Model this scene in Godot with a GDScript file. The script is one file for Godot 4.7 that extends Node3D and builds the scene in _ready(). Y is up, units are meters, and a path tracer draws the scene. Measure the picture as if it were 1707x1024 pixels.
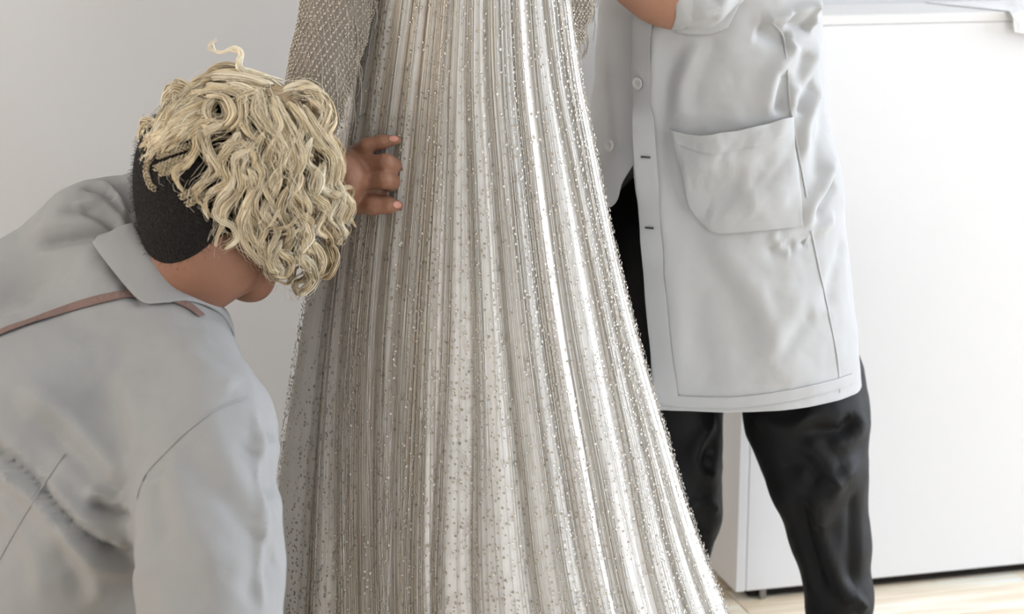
extends Node3D
# A fitting room by a large window: a gown covered in sequins and bead strings, a seamstress stooping beside it, a fitter in a white coat behind.
# Figures are laid out in a frame that looks along the camera's heading (x right, y up, z backwards); the room is square to the world's axes.

const EYE := 1.3
const PITCH := 13.2
const HEADING := 14.5
const LENS := 3200.0
const CAB_X := 1.194
const CAB_Z := -3.02
const WALL_Z := -3.262

var M := {}
var rng := RandomNumberGenerator.new()
var turn := Basis(Vector3.UP, deg_to_rad(-HEADING))


func _ready() -> void:
	rng.seed = 7
	var cam := Camera3D.new()
	cam.name = "camera"
	var lens := CameraAttributesPhysical.new()
	lens.frustum_focal_length = 75.0
	lens.frustum_focus_distance = 2.56
	lens.exposure_aperture = 5.0
	cam.attributes = lens
	add_child(cam)
	cam.position = Vector3(0, EYE, 0)
	cam.rotation = Vector3(deg_to_rad(-PITCH), deg_to_rad(-HEADING), 0)
	cam.fov = rad_to_deg(2.0 * atan(512.0 / LENS))
	cam.near = 0.05
	cam.far = 40.0
	cam.current = true
	var env := Environment.new()
	var sky := Sky.new()
	var sm := ProceduralSkyMaterial.new()
	sm.sky_top_color = Color(0.72, 0.76, 0.82)
	sm.sky_horizon_color = Color(0.86, 0.87, 0.88)
	sm.ground_bottom_color = Color(0.55, 0.55, 0.54)
	sm.ground_horizon_color = Color(0.8, 0.8, 0.8)
	sky.sky_material = sm
	env.sky = sky
	env.background_mode = Environment.BG_SKY
	env.background_energy_multiplier = 1.0
	env.tonemap_mode = Environment.TONE_MAPPER_LINEAR
	env.tonemap_exposure = 1.08
	env.sdfgi_enabled = true
	env.ssao_enabled = true
	env.ssil_enabled = true
	var we := WorldEnvironment.new()
	we.name = "world_environment"
	we.environment = env
	add_child(we)
	# daylight from the window wall on the right; the rear and side windows are added for fill
	daylight("window_daylight", Vector3(6.15, 1.62, -1.95), Vector3(-1, 0, 0), Vector2(2.3, 2.2), 21.5)
	daylight("rear_fill_light", Vector3(2.9, 1.5, 2.45), Vector3(0, 0, -1), Vector2(2.4, 1.9), 4.4)
	daylight("side_fill_light", Vector3(-2.85, 1.7, -1.9), Vector3(1, 0, 0), Vector2(1.3, 1.6), 4.4, Color(1.0, 0.97, 0.94))
	make_materials()
	build_room()
	build_cabinet()
	build_gown()
	build_fitter()
	build_seamstress()

func daylight(called: String, where: Vector3, towards: Vector3, size: Vector2, energy: float, tint := Color(0.895, 0.935, 1.0)) -> void:
	var l := AreaLight3D.new()
	l.name = called
	l.area_size = size
	l.light_energy = energy
	l.light_color = tint
	l.area_range = 14.0
	l.shadow_enabled = true
	add_child(l)
	l.look_at_from_position(where, where + towards, Vector3.UP)

# ---------------------------------------------------------------- placing

func ray(px: float, py: float) -> Vector3:
	var x := (px - 853.5) / LENS
	var y := (512.0 - py) / LENS
	var c := cos(deg_to_rad(PITCH))
	var s := sin(deg_to_rad(PITCH))
	return Vector3(x, y * c - s, -c - y * s)

func at(px: float, py: float, depth: float) -> Vector3:
	return Vector3(0, EYE, 0) + ray(px, py) * depth

func on_z(px: float, py: float, z: float) -> Vector3:
	var r := ray(px, py)
	return Vector3(0, EYE, 0) + r * (z / r.z)

# walks along a line of sight until it meets a surface; INF when it misses
func march_t(px: float, py: float, field: Callable, near: float, far: float) -> float:
	var r := ray(px, py)
	var o := Vector3(0, EYE, 0)
	var t := near
	var last := near
	while t < far:
		var d: float = field.call(o + r * t)
		if d < 0.0:
			var lo := last
			var hi := t
			for i in 10:
				var m := (lo + hi) * 0.5
				if field.call(o + r * m) < 0.0:
					hi = m
				else:
					lo = m
			return hi
		if d < 0.0002:
			return t
		last = t
		t += maxf(d * 0.75, 0.0008)
	return INF

func march(px: float, py: float, field: Callable, near := 1.8, far := 3.6) -> Vector3:
	var t := march_t(px, py, field, near, far)
	return Vector3(0, EYE, 0) + ray(px, py) * (t if t < far else (near + far) * 0.5)

# ---------------------------------------------------------------- naming

func numbered(called: String) -> String:
	if not has_node(called):
		return called
	var k := 1
	while has_node("%s_%03d" % [called, k]):
		k += 1
	return "%s_%03d" % [called, k]

func tag(o: Node, label: String, category: String, group := "", kind := "") -> Node:
	if label:
		o.set_meta("label", label)
	if category:
		o.set_meta("category", category)
	if group:
		o.set_meta("group", group)
	if kind:
		o.set_meta("kind", kind)
	return o

# a thing laid out in the camera's heading; its parts keep that frame's coordinates
func thing(called: String, base: Vector3, label: String, category: String) -> Node3D:
	var o := Node3D.new()
	o.name = numbered(called)
	add_child(o)
	o.basis = turn
	o.position = turn * base
	o.set_meta("base", base)
	tag(o, label, category)
	return o

func part(called: String, mesh: Mesh, m: Material, parent: Node, label := "", kind := "") -> MeshInstance3D:
	var o := MeshInstance3D.new()
	o.name = called
	o.mesh = mesh
	o.material_override = m
	if parent == null:
		o.name = numbered(called)
		add_child(o)
	else:
		parent.add_child(o, true)
		if parent.has_meta("base"):
			o.position = -(parent.get_meta("base") as Vector3)
	tag(o, label, "", "", kind)
	return o

func structure(called: String, mesh: Mesh, m: Material) -> MeshInstance3D:
	var o := part(called, mesh, m, null)
	o.set_meta("kind", "structure")
	var says := {"wall_back": "plain light grey wall behind the gown and the cabinet", "wall_left": "tan side wall with a small added window beside the stooping person", "wall_right": "white side wall with the large window that lights the room",
		"wall_rear": "white wall with a wide added window behind the viewer", "floor": "pale wood plank floor under the cabinet", "ceiling": "plain white ceiling above the room", "baseboard_back": "low white baseboard along the grey wall behind the gown"}
	if says.has(called):
		tag(o, says[called], called.get_slice("_", 0))
	return o

# ---------------------------------------------------------------- meshes

func make_mesh(v: PackedVector3Array, ix: PackedInt32Array, uv := PackedVector2Array(), col := PackedColorArray()) -> ArrayMesh:
	var n := normals_of(v, ix)
	var a := []
	a.resize(Mesh.ARRAY_MAX)
	a[Mesh.ARRAY_VERTEX] = v
	a[Mesh.ARRAY_NORMAL] = n
	if uv.size():
		a[Mesh.ARRAY_TEX_UV] = uv
	if col.size():
		a[Mesh.ARRAY_COLOR] = col
	a[Mesh.ARRAY_INDEX] = ix
	var m := ArrayMesh.new()
	m.add_surface_from_arrays(Mesh.PRIMITIVE_TRIANGLES, a)
	return m

func normals_of(v: PackedVector3Array, ix: PackedInt32Array) -> PackedVector3Array:
	var n := PackedVector3Array()
	n.resize(v.size())
	for t in range(0, ix.size(), 3):
		var i := ix[t]
		var j := ix[t + 1]
		var k := ix[t + 2]
		var f := (v[k] - v[i]).cross(v[j] - v[i])
		n[i] += f
		n[j] += f
		n[k] += f
	for i in n.size():
		n[i] = n[i].normalized() if n[i].length_squared() > 1e-20 else Vector3.UP
	return n

# rows of points into a sheet; thick > 0 gives it a second face behind and closed rims
func sheet(rows: Array, closed: bool, thick := 0.0, uvs := Vector2.ONE) -> ArrayMesh:
	var v := PackedVector3Array()
	var uv := PackedVector2Array()
	var nr := rows.size()
	var nc: int = rows[0].size()
	for r in nr:
		var along := 0.0
		for c in nc:
			if c:
				along += (rows[r][c] as Vector3).distance_to(rows[r][c - 1])
			v.append(rows[r][c])
			uv.append(Vector2(float(c) / nc * uvs.x, float(r) / nr * uvs.y))
	var ix := PackedInt32Array()
	var last := nc if closed else nc - 1
	for r in nr - 1:
		for c in last:
			var a := r * nc + c
			var b := r * nc + (c + 1) % nc
			ix.append_array([a, b, a + nc, b, b + nc, a + nc])
	if thick > 0.0:
		var n := normals_of(v, ix)
		var m := v.size()
		for i in m:
			v.append(v[i] - n[i] * thick)
			uv.append(uv[i])
		for t in range(0, ix.size(), 3):
			ix.append_array([ix[t] + m, ix[t + 2] + m, ix[t + 1] + m])
			if t > 6000000:
				break
		for c in last:
			var b := (c + 1) % nc
			ix.append_array([c, c + m, b, b, c + m, b + m])
			var e := (nr - 1) * nc
			ix.append_array([e + c, e + b, e + c + m, e + b, e + b + m, e + c + m])
		if not closed:
			for r in nr - 1:
				var a := r * nc
				ix.append_array([a, a + nc, a + m, a + nc, a + nc + m, a + m])
				a += nc - 1
				ix.append_array([a, a + m, a + nc, a + nc, a + m, a + nc + m])
	return make_mesh(v, ix, uv)

class Bag:
	var v := PackedVector3Array()
	var ix := PackedInt32Array()
	var col := PackedColorArray()

func tube(bag: Bag, path: PackedVector3Array, radius: float, sides: int, tip := 0.4, tint := Color.WHITE, colored := false) -> void:
	var n := path.size()
	var first := bag.v.size()
	var side := Vector3.ZERO
	for i in n:
		var d := (path[mini(i + 1, n - 1)] - path[maxi(i - 1, 0)]).normalized()
		if i == 0:
			side = d.cross(Vector3.UP if absf(d.y) < 0.9 else Vector3.RIGHT).normalized()
		else:
			side = (side - d * side.dot(d)).normalized()
		var up := d.cross(side)
		var r := radius * lerpf(1.0, tip, pow(float(i) / (n - 1), 3.0))
		for k in sides:
			var w := TAU * k / sides
			bag.v.append(path[i] + (side * cos(w) + up * sin(w)) * r)
			if colored:
				bag.col.append(tint)
	for i in n - 1:
		for k in sides:
			var a := first + i * sides + k
			var b := first + i * sides + (k + 1) % sides
			bag.ix.append_array([a, a + sides, b, b, a + sides, b + sides])
	for e in [0, n - 1]:
		var s: int = first + e * sides
		for k in range(1, sides - 1):
			if e:
				bag.ix.append_array([s, s + k + 1, s + k])
			else:
				bag.ix.append_array([s, s + k, s + k + 1])

func bag_mesh(bag: Bag) -> ArrayMesh:
	return make_mesh(bag.v, bag.ix, PackedVector2Array(), bag.col)

# smooth path through points, n samples a span
func spline(p: Array, n: int) -> PackedVector3Array:
	var out := PackedVector3Array()
	for i in p.size() - 1:
		var a: Vector3 = p[maxi(i - 1, 0)]
		var b: Vector3 = p[i]
		var c: Vector3 = p[i + 1]
		var d: Vector3 = p[mini(i + 2, p.size() - 1)]
		for k in n:
			out.append(b.cubic_interpolate(c, a, d, float(k) / n))
	out.append(p[-1])
	return out

func table(rows: Array, x: float) -> PackedFloat32Array:   # rows of [key, values ...] with growing keys, eased between
	var n := rows.size()
	var i := 0
	while i < n - 2 and x > rows[i + 1][0]:
		i += 1
	var a: Array = rows[maxi(i - 1, 0)]
	var b: Array = rows[i]
	var c: Array = rows[i + 1]
	var d: Array = rows[mini(i + 2, n - 1)]
	var t := clampf((x - b[0]) / (c[0] - b[0]), 0.0, 1.0)
	var out := PackedFloat32Array()
	for k in range(1, b.size()):
		var span: float = c[0] - b[0]
		var m0: float = (c[k] - a[k]) / maxf(c[0] - a[0], 1e-6) * span
		var m1: float = (d[k] - b[k]) / maxf(d[0] - b[0], 1e-6) * span
		var t2 := t * t
		var t3 := t2 * t
		out.append((2 * t3 - 3 * t2 + 1) * b[k] + (t3 - 2 * t2 + t) * m0 + (3 * t2 - 2 * t3) * c[k] + (t3 - t2) * m1)
	return out

func rounded_box(size: Vector3, r := 0.003) -> ArrayMesh:
	var v := PackedVector3Array()
	var ix := PackedInt32Array()
	var h := size * 0.5
	var q := minf(r, minf(h.x, minf(h.y, h.z)) * 0.9)
	# every corner gives three points, one for each face it meets
	var id := {}
	for sx in [-1, 1]:
		for sy in [-1, 1]:
			for sz in [-1, 1]:
				for f in 3:
					var p := Vector3(sx * (h.x - (0.0 if f == 0 else q)), sy * (h.y - (0.0 if f == 1 else q)), sz * (h.z - (0.0 if f == 2 else q)))
					id[[sx, sy, sz, f]] = p
	var st := SurfaceTool.new()
	st.begin(Mesh.PRIMITIVE_TRIANGLES)
	var quad := func(a: Vector3, b: Vector3, c: Vector3, d: Vector3, n: Vector3) -> void:
		var pts := [a, b, c, d]
		if (c - a).cross(b - a).dot(n) < 0:
			pts = [a, d, c, b]
		for k in [0, 1, 2, 0, 2, 3]:
			st.set_normal(n)
			st.add_vertex(pts[k])
	for s in [-1, 1]:
		quad.call(id[[s, -1, -1, 0]], id[[s, 1, -1, 0]], id[[s, 1, 1, 0]], id[[s, -1, 1, 0]], Vector3(s, 0, 0))
		quad.call(id[[-1, s, -1, 1]], id[[1, s, -1, 1]], id[[1, s, 1, 1]], id[[-1, s, 1, 1]], Vector3(0, s, 0))
		quad.call(id[[-1, -1, s, 2]], id[[1, -1, s, 2]], id[[1, 1, s, 2]], id[[-1, 1, s, 2]], Vector3(0, 0, s))
		for t in [-1, 1]:
			quad.call(id[[s, t, -1, 0]], id[[s, t, 1, 0]], id[[s, t, 1, 1]], id[[s, t, -1, 1]], Vector3(s, t, 0).normalized())
			quad.call(id[[s, -1, t, 0]], id[[s, 1, t, 0]], id[[s, 1, t, 2]], id[[s, -1, t, 2]], Vector3(s, 0, t).normalized())
			quad.call(id[[-1, s, t, 1]], id[[1, s, t, 1]], id[[1, s, t, 2]], id[[-1, s, t, 2]], Vector3(0, s, t).normalized())
	for sx in [-1, 1]:
		for sy in [-1, 1]:
			for sz in [-1, 1]:
				var a: Vector3 = id[[sx, sy, sz, 0]]
				var b: Vector3 = id[[sx, sy, sz, 1]]
				var c: Vector3 = id[[sx, sy, sz, 2]]
				var n := Vector3(sx, sy, sz).normalized()
				if (c - a).cross(b - a).dot(n) < 0:
					var s2 := b
					b = c
					c = s2
				for p in [a, b, c]:
					st.set_normal(n)
					st.add_vertex(p)
	return st.commit()

# a box given by its two corners
func block(called: String, lo: Vector3, hi: Vector3, m: Material, parent: Node = null, r := 0.003) -> MeshInstance3D:
	var o := part(called, rounded_box(hi - lo, r), m, parent)
	o.position = (lo + hi) * 0.5 - (parent.position if parent is Node3D and parent != self else Vector3.ZERO)
	return o

# ---------------------------------------------------------------- flesh and cloth as a smooth union of tapered bones
# a bone is [from, to, radius, radius, flatten direction or null, flatten factor]

class Field:
	var a := PackedVector3Array()
	var b := PackedVector3Array()
	var ra := PackedFloat32Array()
	var rb := PackedFloat32Array()
	var fn := PackedVector3Array()
	var fs := PackedFloat32Array()
	var k := 0.02
	func bone(p: Vector3, q: Vector3, r: float, s: float, flat := Vector3.ZERO, by := 1.0) -> void:
		a.append(p)
		b.append(q)
		ra.append(r)
		rb.append(s)
		fn.append(flat.normalized())
		fs.append(by - 1.0)
	func chain(pts: Array, rs: Array, flat := Vector3.ZERO, by := 1.0) -> void:
		for i in pts.size() - 1:
			bone(pts[i], pts[i + 1], rs[i], rs[i + 1], flat, by)
	func one(i: int, p: Vector3) -> float:
		var q := p - a[i]
		if fs[i] != 0.0:
			q += fn[i] * (q.dot(fn[i]) * fs[i])
		var ba := b[i] - a[i]
		var l := ba.length_squared()
		var h := clampf(q.dot(ba) / l, 0.0, 1.0) if l > 1e-9 else 0.0
		return (q - ba * h).length() - lerpf(ra[i], rb[i], h)
	func d(p: Vector3) -> float:
		var s := 0.0
		for i in a.size():
			s += exp(minf(-one(i, p) / k, 60.0))
		return -k * log(maxf(s, 1e-30))

func nets(f: Field, cell: float, bag: Bag) -> void:
	var lo := Vector3.INF
	var hi := -Vector3.INF
	var pad := 4.5 * f.k + cell
	for i in f.a.size():
		var r := Vector3.ONE * maxf(f.ra[i], f.rb[i])
		lo = lo.min(f.a[i] - r).min(f.b[i] - r)
		hi = hi.max(f.a[i] + r).max(f.b[i] + r)
	lo -= Vector3.ONE * (2.0 * f.k + 2.0 * cell)
	hi += Vector3.ONE * (2.0 * f.k + 2.0 * cell)
	var nx := int(ceil((hi.x - lo.x) / cell)) + 1
	var ny := int(ceil((hi.y - lo.y) / cell)) + 1
	var nz := int(ceil((hi.z - lo.z) / cell)) + 1
	var sums := PackedFloat32Array()
	sums.resize(nx * ny * nz)
	var ik := 1.0 / f.k
	for i in f.a.size():
		var r := maxf(f.ra[i], f.rb[i]) + pad
		var from := ((f.a[i].min(f.b[i]) - Vector3.ONE * r - lo) / cell).floor()
		var to := ((f.a[i].max(f.b[i]) + Vector3.ONE * r - lo) / cell).ceil()
		var pa := f.a[i]
		var ba := f.b[i] - pa
		var l := maxf(ba.length_squared(), 1e-9)
		var r0 := f.ra[i]
		var dr := f.rb[i] - r0
		var fl := f.fn[i]
		var fs := f.fs[i]
		for z in range(maxi(int(from.z), 0), mini(int(to.z), nz - 1) + 1):
			for y in range(maxi(int(from.y), 0), mini(int(to.y), ny - 1) + 1):
				var row := (z * ny + y) * nx
				for x in range(maxi(int(from.x), 0), mini(int(to.x), nx - 1) + 1):
					var q := lo + Vector3(x, y, z) * cell - pa
					if fs != 0.0:
						q += fl * (q.dot(fl) * fs)
					var h := clampf(q.dot(ba) / l, 0.0, 1.0)
					var e := ((q - ba * h).length() - r0 - dr * h) * ik
					if e < 4.5:
						sums[row + x] += exp(-maxf(e, -30.0))
	# one vertex in each cell that the surface crosses
	var ids := {}
	var step := [0, 1, nx, nx + 1, nx * ny, nx * ny + 1, nx * ny + nx, nx * ny + nx + 1]
	var edges := [0, 1, 2, 3, 4, 5, 6, 7, 0, 2, 1, 3, 4, 6, 5, 7, 0, 4, 1, 5, 2, 6, 3, 7]
	var s1 := nx
	var s2 := nx * ny
	for z in nz - 1:
		for y in ny - 1:
			var row := (z * ny + y) * nx
			for x in nx - 1:
				var c := row + x
				var mask := 0
				if sums[c] > 1.0: mask += 1
				if sums[c + 1] > 1.0: mask += 1
				if sums[c + s1] > 1.0: mask += 1
				if sums[c + s1 + 1] > 1.0: mask += 1
				if sums[c + s2] > 1.0: mask += 1
				if sums[c + s2 + 1] > 1.0: mask += 1
				if sums[c + s2 + s1] > 1.0: mask += 1
				if sums[c + s2 + s1 + 1] > 1.0: mask += 1
				if mask == 0 or mask == 8:
					continue
				var p := Vector3.ZERO
				var n := 0
				for e in range(0, 24, 2):
					var i: int = edges[e]
					var j: int = edges[e + 1]
					var u := sums[c + step[i]]
					var w := sums[c + step[j]]
					if (u > 1.0) == (w > 1.0):
						continue
					var lu := log(maxf(u, 0.012))
					var lw := log(maxf(w, 0.012))
					var t := lu / (lu - lw)
					p += Vector3(i & 1, (i >> 1) & 1, i >> 2).lerp(Vector3(j & 1, (j >> 1) & 1, j >> 2), t)
					n += 1
				ids[c] = bag.v.size()
				bag.v.append(lo + (Vector3(x, y, z) + p / n) * cell)
	for c: int in ids:
		var inside := sums[c] > 1.0
		for ax in 3:
			var st := 1 if ax == 0 else s1 if ax == 1 else s2
			if (sums[c + st] > 1.0) == inside:
				continue
			var o1 := s1 if ax == 0 else s2 if ax == 1 else 1
			var o2 := s2 if ax == 0 else 1 if ax == 1 else s1
			if not (ids.has(c - o1) and ids.has(c - o2) and ids.has(c - o1 - o2)):
				continue
			var i: int = ids[c - o1 - o2]
			var j: int = ids[c - o2]
			var k: int = ids[c]
			var m: int = ids[c - o1]
			if inside:
				bag.ix.append_array([i, k, j, i, m, k])
			else:
				bag.ix.append_array([i, j, k, i, k, m])

# folds: each [points, height, width, skew] raises (or sinks) the cloth along a path
class Folds:
	var paths: Array[PackedVector3Array] = []
	var lo := PackedVector3Array()
	var hi := PackedVector3Array()
	var amp := PackedFloat32Array()
	var wid := PackedFloat32Array()
	func add(path: PackedVector3Array, height: float, width: float) -> void:
		paths.append(path)
		amp.append(height)
		wid.append(width)
		var a := path[0]
		var b := path[0]
		for p in path:
			a = a.min(p)
			b = b.max(p)
		lo.append(a - Vector3.ONE * width * 2.4)
		hi.append(b + Vector3.ONE * width * 2.4)
	func lift(p: Vector3) -> float:
		var s := 0.0
		for j in paths.size():
			var l := lo[j]
			var h := hi[j]
			if p.x < l.x or p.y < l.y or p.x > h.x or p.y > h.y or p.z < l.z or p.z > h.z:
				continue
			var path := paths[j]
			var n := path.size() - 1
			var near := 9.0
			var along := 0.0
			for i in n:
				var q := p - path[i]
				var ba := path[i + 1] - path[i]
				var t := clampf(q.dot(ba) / maxf(ba.length_squared(), 1e-9), 0.0, 1.0)
				var d := (q - ba * t).length_squared()
				if d < near:
					near = d
					along = (i + t) / n
			var e := near / (wid[j] * wid[j])
			if e < 5.8:
				s += amp[j] * exp(-e) * clampf(minf(along, 1.0 - along) * 5.0 + 0.1, 0.0, 1.0)
		return s

func displace(bag: Bag, folds: Folds, noise: FastNoiseLite, height: float) -> void:
	var n := normals_of(bag.v, bag.ix)
	for i in bag.v.size():
		var p := bag.v[i]
		bag.v[i] = p + n[i] * (folds.lift(p) + noise.get_noise_3dv(p) * height)

func blur(bag: Bag, times: int) -> void:
	for r in times:
		var s := PackedVector3Array()
		s.resize(bag.v.size())
		var c := PackedInt32Array()
		c.resize(bag.v.size())
		for t in range(0, bag.ix.size(), 3):
			for e in 3:
				var i := bag.ix[t + e]
				s[i] += bag.v[bag.ix[t + (e + 1) % 3]]
				c[i] += 1
		for i in s.size():
			if c[i]:
				bag.v[i] = bag.v[i].lerp(s[i] / c[i], 0.5)

# a flat strip that follows a path on a surface: across gives its width, up how far it stands off
func strip(path: PackedVector3Array, width: float, lift: float, thick: float, field: Callable) -> ArrayMesh:
	var rows := []
	for i in path.size():
		var d := (path[mini(i + 1, path.size() - 1)] - path[maxi(i - 1, 0)]).normalized()
		var n := slope(field, path[i])
		var side := d.cross(n).normalized()
		var row := PackedVector3Array()
		for k in 5:
			var w := (k - 2) / 2.0
			row.append(path[i] + side * w * width * 0.5 + n * (lift - 0.1 * thick * w * w))
		rows.append(row)
	return sheet(rows, false, thick)

func slope(field: Callable, p: Vector3) -> Vector3:
	var e := 0.004
	return Vector3(field.call(p + Vector3(e, 0, 0)) - field.call(p - Vector3(e, 0, 0)), field.call(p + Vector3(0, e, 0)) - field.call(p - Vector3(0, e, 0)), field.call(p + Vector3(0, 0, e)) - field.call(p - Vector3(0, 0, e))).normalized()

func cast_path(pts: Array, field: Callable, near := 1.8, far := 3.6, n := 6) -> PackedVector3Array:
	var flat := []
	for q in pts:
		flat.append(Vector3(q[0], q[1], 0))
	var out := PackedVector3Array()
	for q in spline(flat, n):
		out.append(march(q.x, q.y, field, near, far))
	return out

# ---------------------------------------------------------------- materials

func noise_tex(freq: float, size: int, octaves: int, s := 1, stretch := Vector2.ONE) -> NoiseTexture2D:
	var n := FastNoiseLite.new()
	n.seed = s
	n.noise_type = FastNoiseLite.TYPE_SIMPLEX_SMOOTH
	n.frequency = freq
	n.fractal_octaves = octaves
	var t := NoiseTexture2D.new()
	t.noise = n
	t.width = int(size * stretch.x)
	t.height = int(size * stretch.y)
	t.seamless = true
	t.generate_mipmaps = false
	return t

func plain(color: Color, rough: float, spec := 0.5) -> StandardMaterial3D:
	var m := StandardMaterial3D.new()
	m.albedo_color = color
	m.roughness = rough
	m.metallic_specular = spec
	return m

func cloth(color: Color, rough: float, bump: float, scale: float, tex: Texture2D) -> StandardMaterial3D:
	var m := plain(color, rough, 0.3)
	m.rim_enabled = true
	m.rim = 0.15
	m.rim_tint = 0.5
	m.heightmap_enabled = true
	m.heightmap_texture = tex
	m.heightmap_scale = bump
	m.uv1_triplanar = true
	m.uv1_scale = Vector3.ONE * scale
	return m

func wood(tone: Color, s: int) -> StandardMaterial3D:
	var m := plain(Color.WHITE, 0.24, 0.6)
	var n := FastNoiseLite.new()
	n.seed = s
	n.frequency = 0.012
	n.fractal_octaves = 4
	var im := Image.create(512, 128, false, Image.FORMAT_RGB8)
	for y in 128:
		for x in 512:
			var g := n.get_noise_2d(x * 0.35, y * 5.0 + 6.0 * n.get_noise_2d(x * 0.5, y * 0.8))
			var fine := n.get_noise_2d(x * 1.5 + 900.0, y * 26.0)
			var k := 1.0 + 0.13 * g + 0.05 * fine
			im.set_pixel(x, y, Color(tone.r * k, tone.g * lerpf(k, k * k, 0.35), tone.b * k * k))
	m.albedo_texture = ImageTexture.create_from_image(im)
	m.uv1_triplanar = true
	m.uv1_scale = Vector3(0.6, 2.6, 2.6)
	return m

func make_materials() -> void:
	var crumple := noise_tex(0.006, 512, 4, 3)
	var weave := noise_tex(0.02, 512, 5, 5)
	M.wall = cloth(Color(0.85, 0.853, 0.86), 0.9, 0.03, 1.5, weave)
	M.wall.rim_enabled = false
	M.white_wall = plain(Color(0.80, 0.79, 0.775), 0.9, 0.3)
	M.tan_wall = plain(Color(0.86, 0.81, 0.75), 0.9, 0.3)
	M.ceiling = plain(Color(0.9, 0.9, 0.89), 0.95, 0.2)
	M.laminate = plain(Color(0.91, 0.91, 0.915), 0.35, 0.4)
	M.worktop = plain(Color(0.91, 0.905, 0.90), 0.4, 0.4)
	M.plinth = plain(Color(0.10, 0.085, 0.07), 0.7, 0.3)
	M.foot = plain(Color(0.5, 0.48, 0.45), 0.5)
	M.frame = plain(Color(0.9, 0.9, 0.9), 0.5)
	M.blind = plain(Color(0.95, 0.95, 0.95), 0.9)
	M.blind.emission_enabled = true
	M.blind.emission = Color(1.0, 0.99, 0.97)
	M.blind.emission_energy_multiplier = 1.0
	M.paper = cloth(Color(0.93, 0.93, 0.935), 0.8, 0.6, 5.0, crumple)
	for i in 4:
		M["wood%d" % i] = wood([Color(0.985, 0.925, 0.835), Color(0.975, 0.915, 0.82), Color(0.99, 0.935, 0.85), Color(0.98, 0.918, 0.825)][i], 20 + i)
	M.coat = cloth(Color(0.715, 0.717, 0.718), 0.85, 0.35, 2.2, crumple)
	M.shaded_coat = M.coat.duplicate()
	M.shaded_coat.albedo_color = Color(0.592, 0.594, 0.596)  # the white coat darkened: shade on the stooping back put into its colour
	M.thread = plain(Color(0.60, 0.60, 0.605), 0.8, 0.2)
	M.button = plain(Color(0.76, 0.757, 0.75), 0.4)
	M.hole = plain(Color(0.30, 0.30, 0.31), 0.9, 0.1)
	M.trousers = cloth(Color(0.04, 0.04, 0.045), 0.6, 0.2, 2.0, crumple)
	M.trousers.rim = 0.15
	M.trousers.metallic_specular = 0.36
	M.shoe = plain(Color(0.05, 0.05, 0.05), 0.35)
	M.skin = plain(Color(0.565, 0.41, 0.335), 0.5, 0.4)
	M.skin.heightmap_enabled = true
	M.skin.heightmap_texture = weave
	M.skin.heightmap_scale = 0.06
	M.skin.uv1_triplanar = true
	M.skin.uv1_scale = Vector3.ONE * 12.0
	M.fair_skin = M.skin.duplicate()
	M.fair_skin.albedo_color = Color(0.655, 0.485, 0.395)
	M.nail = plain(Color(0.78, 0.56, 0.50), 0.25)
	M.strap = cloth(Color(0.49, 0.405, 0.38), 0.75, 0.2, 9.0, weave)
	M.satin = plain(Color.WHITE, 0.75, 0.25)
	M.satin.vertex_color_use_as_albedo = true
	M.satin.rim_enabled = true
	M.satin.rim = 0.08
	M.tulle = plain(Color(0.80, 0.775, 0.73), 0.5, 0.5)
	M.lining = plain(Color(0.82, 0.80, 0.77), 0.8, 0.3)
	M.strand = plain(Color.WHITE, 0.35, 0.6)
	M.strand.vertex_color_use_as_albedo = true
	M.sequin = plain(Color(0.69, 0.665, 0.63), 0.34, 0.5)
	M.sequin.metallic = 0.7
	M.bead = plain(Color(0.74, 0.71, 0.66), 0.18, 0.7)
	M.bead.metallic = 0.3
	M.sleeve = plain(Color(0.52, 0.485, 0.445), 0.7, 0.4)
	M.hair = plain(Color.WHITE, 0.42, 0.45)
	M.hair.vertex_color_use_as_albedo = true
	M.scalp = cloth(Color(0.145, 0.135, 0.132), 0.9, 0.5, 20.0, weave)
	M.stubble = plain(Color(0.21, 0.19, 0.185), 0.6, 0.4)
	M.eye = plain(Color(0.9, 0.9, 0.88), 0.2)

# ---------------------------------------------------------------- the room

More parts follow.
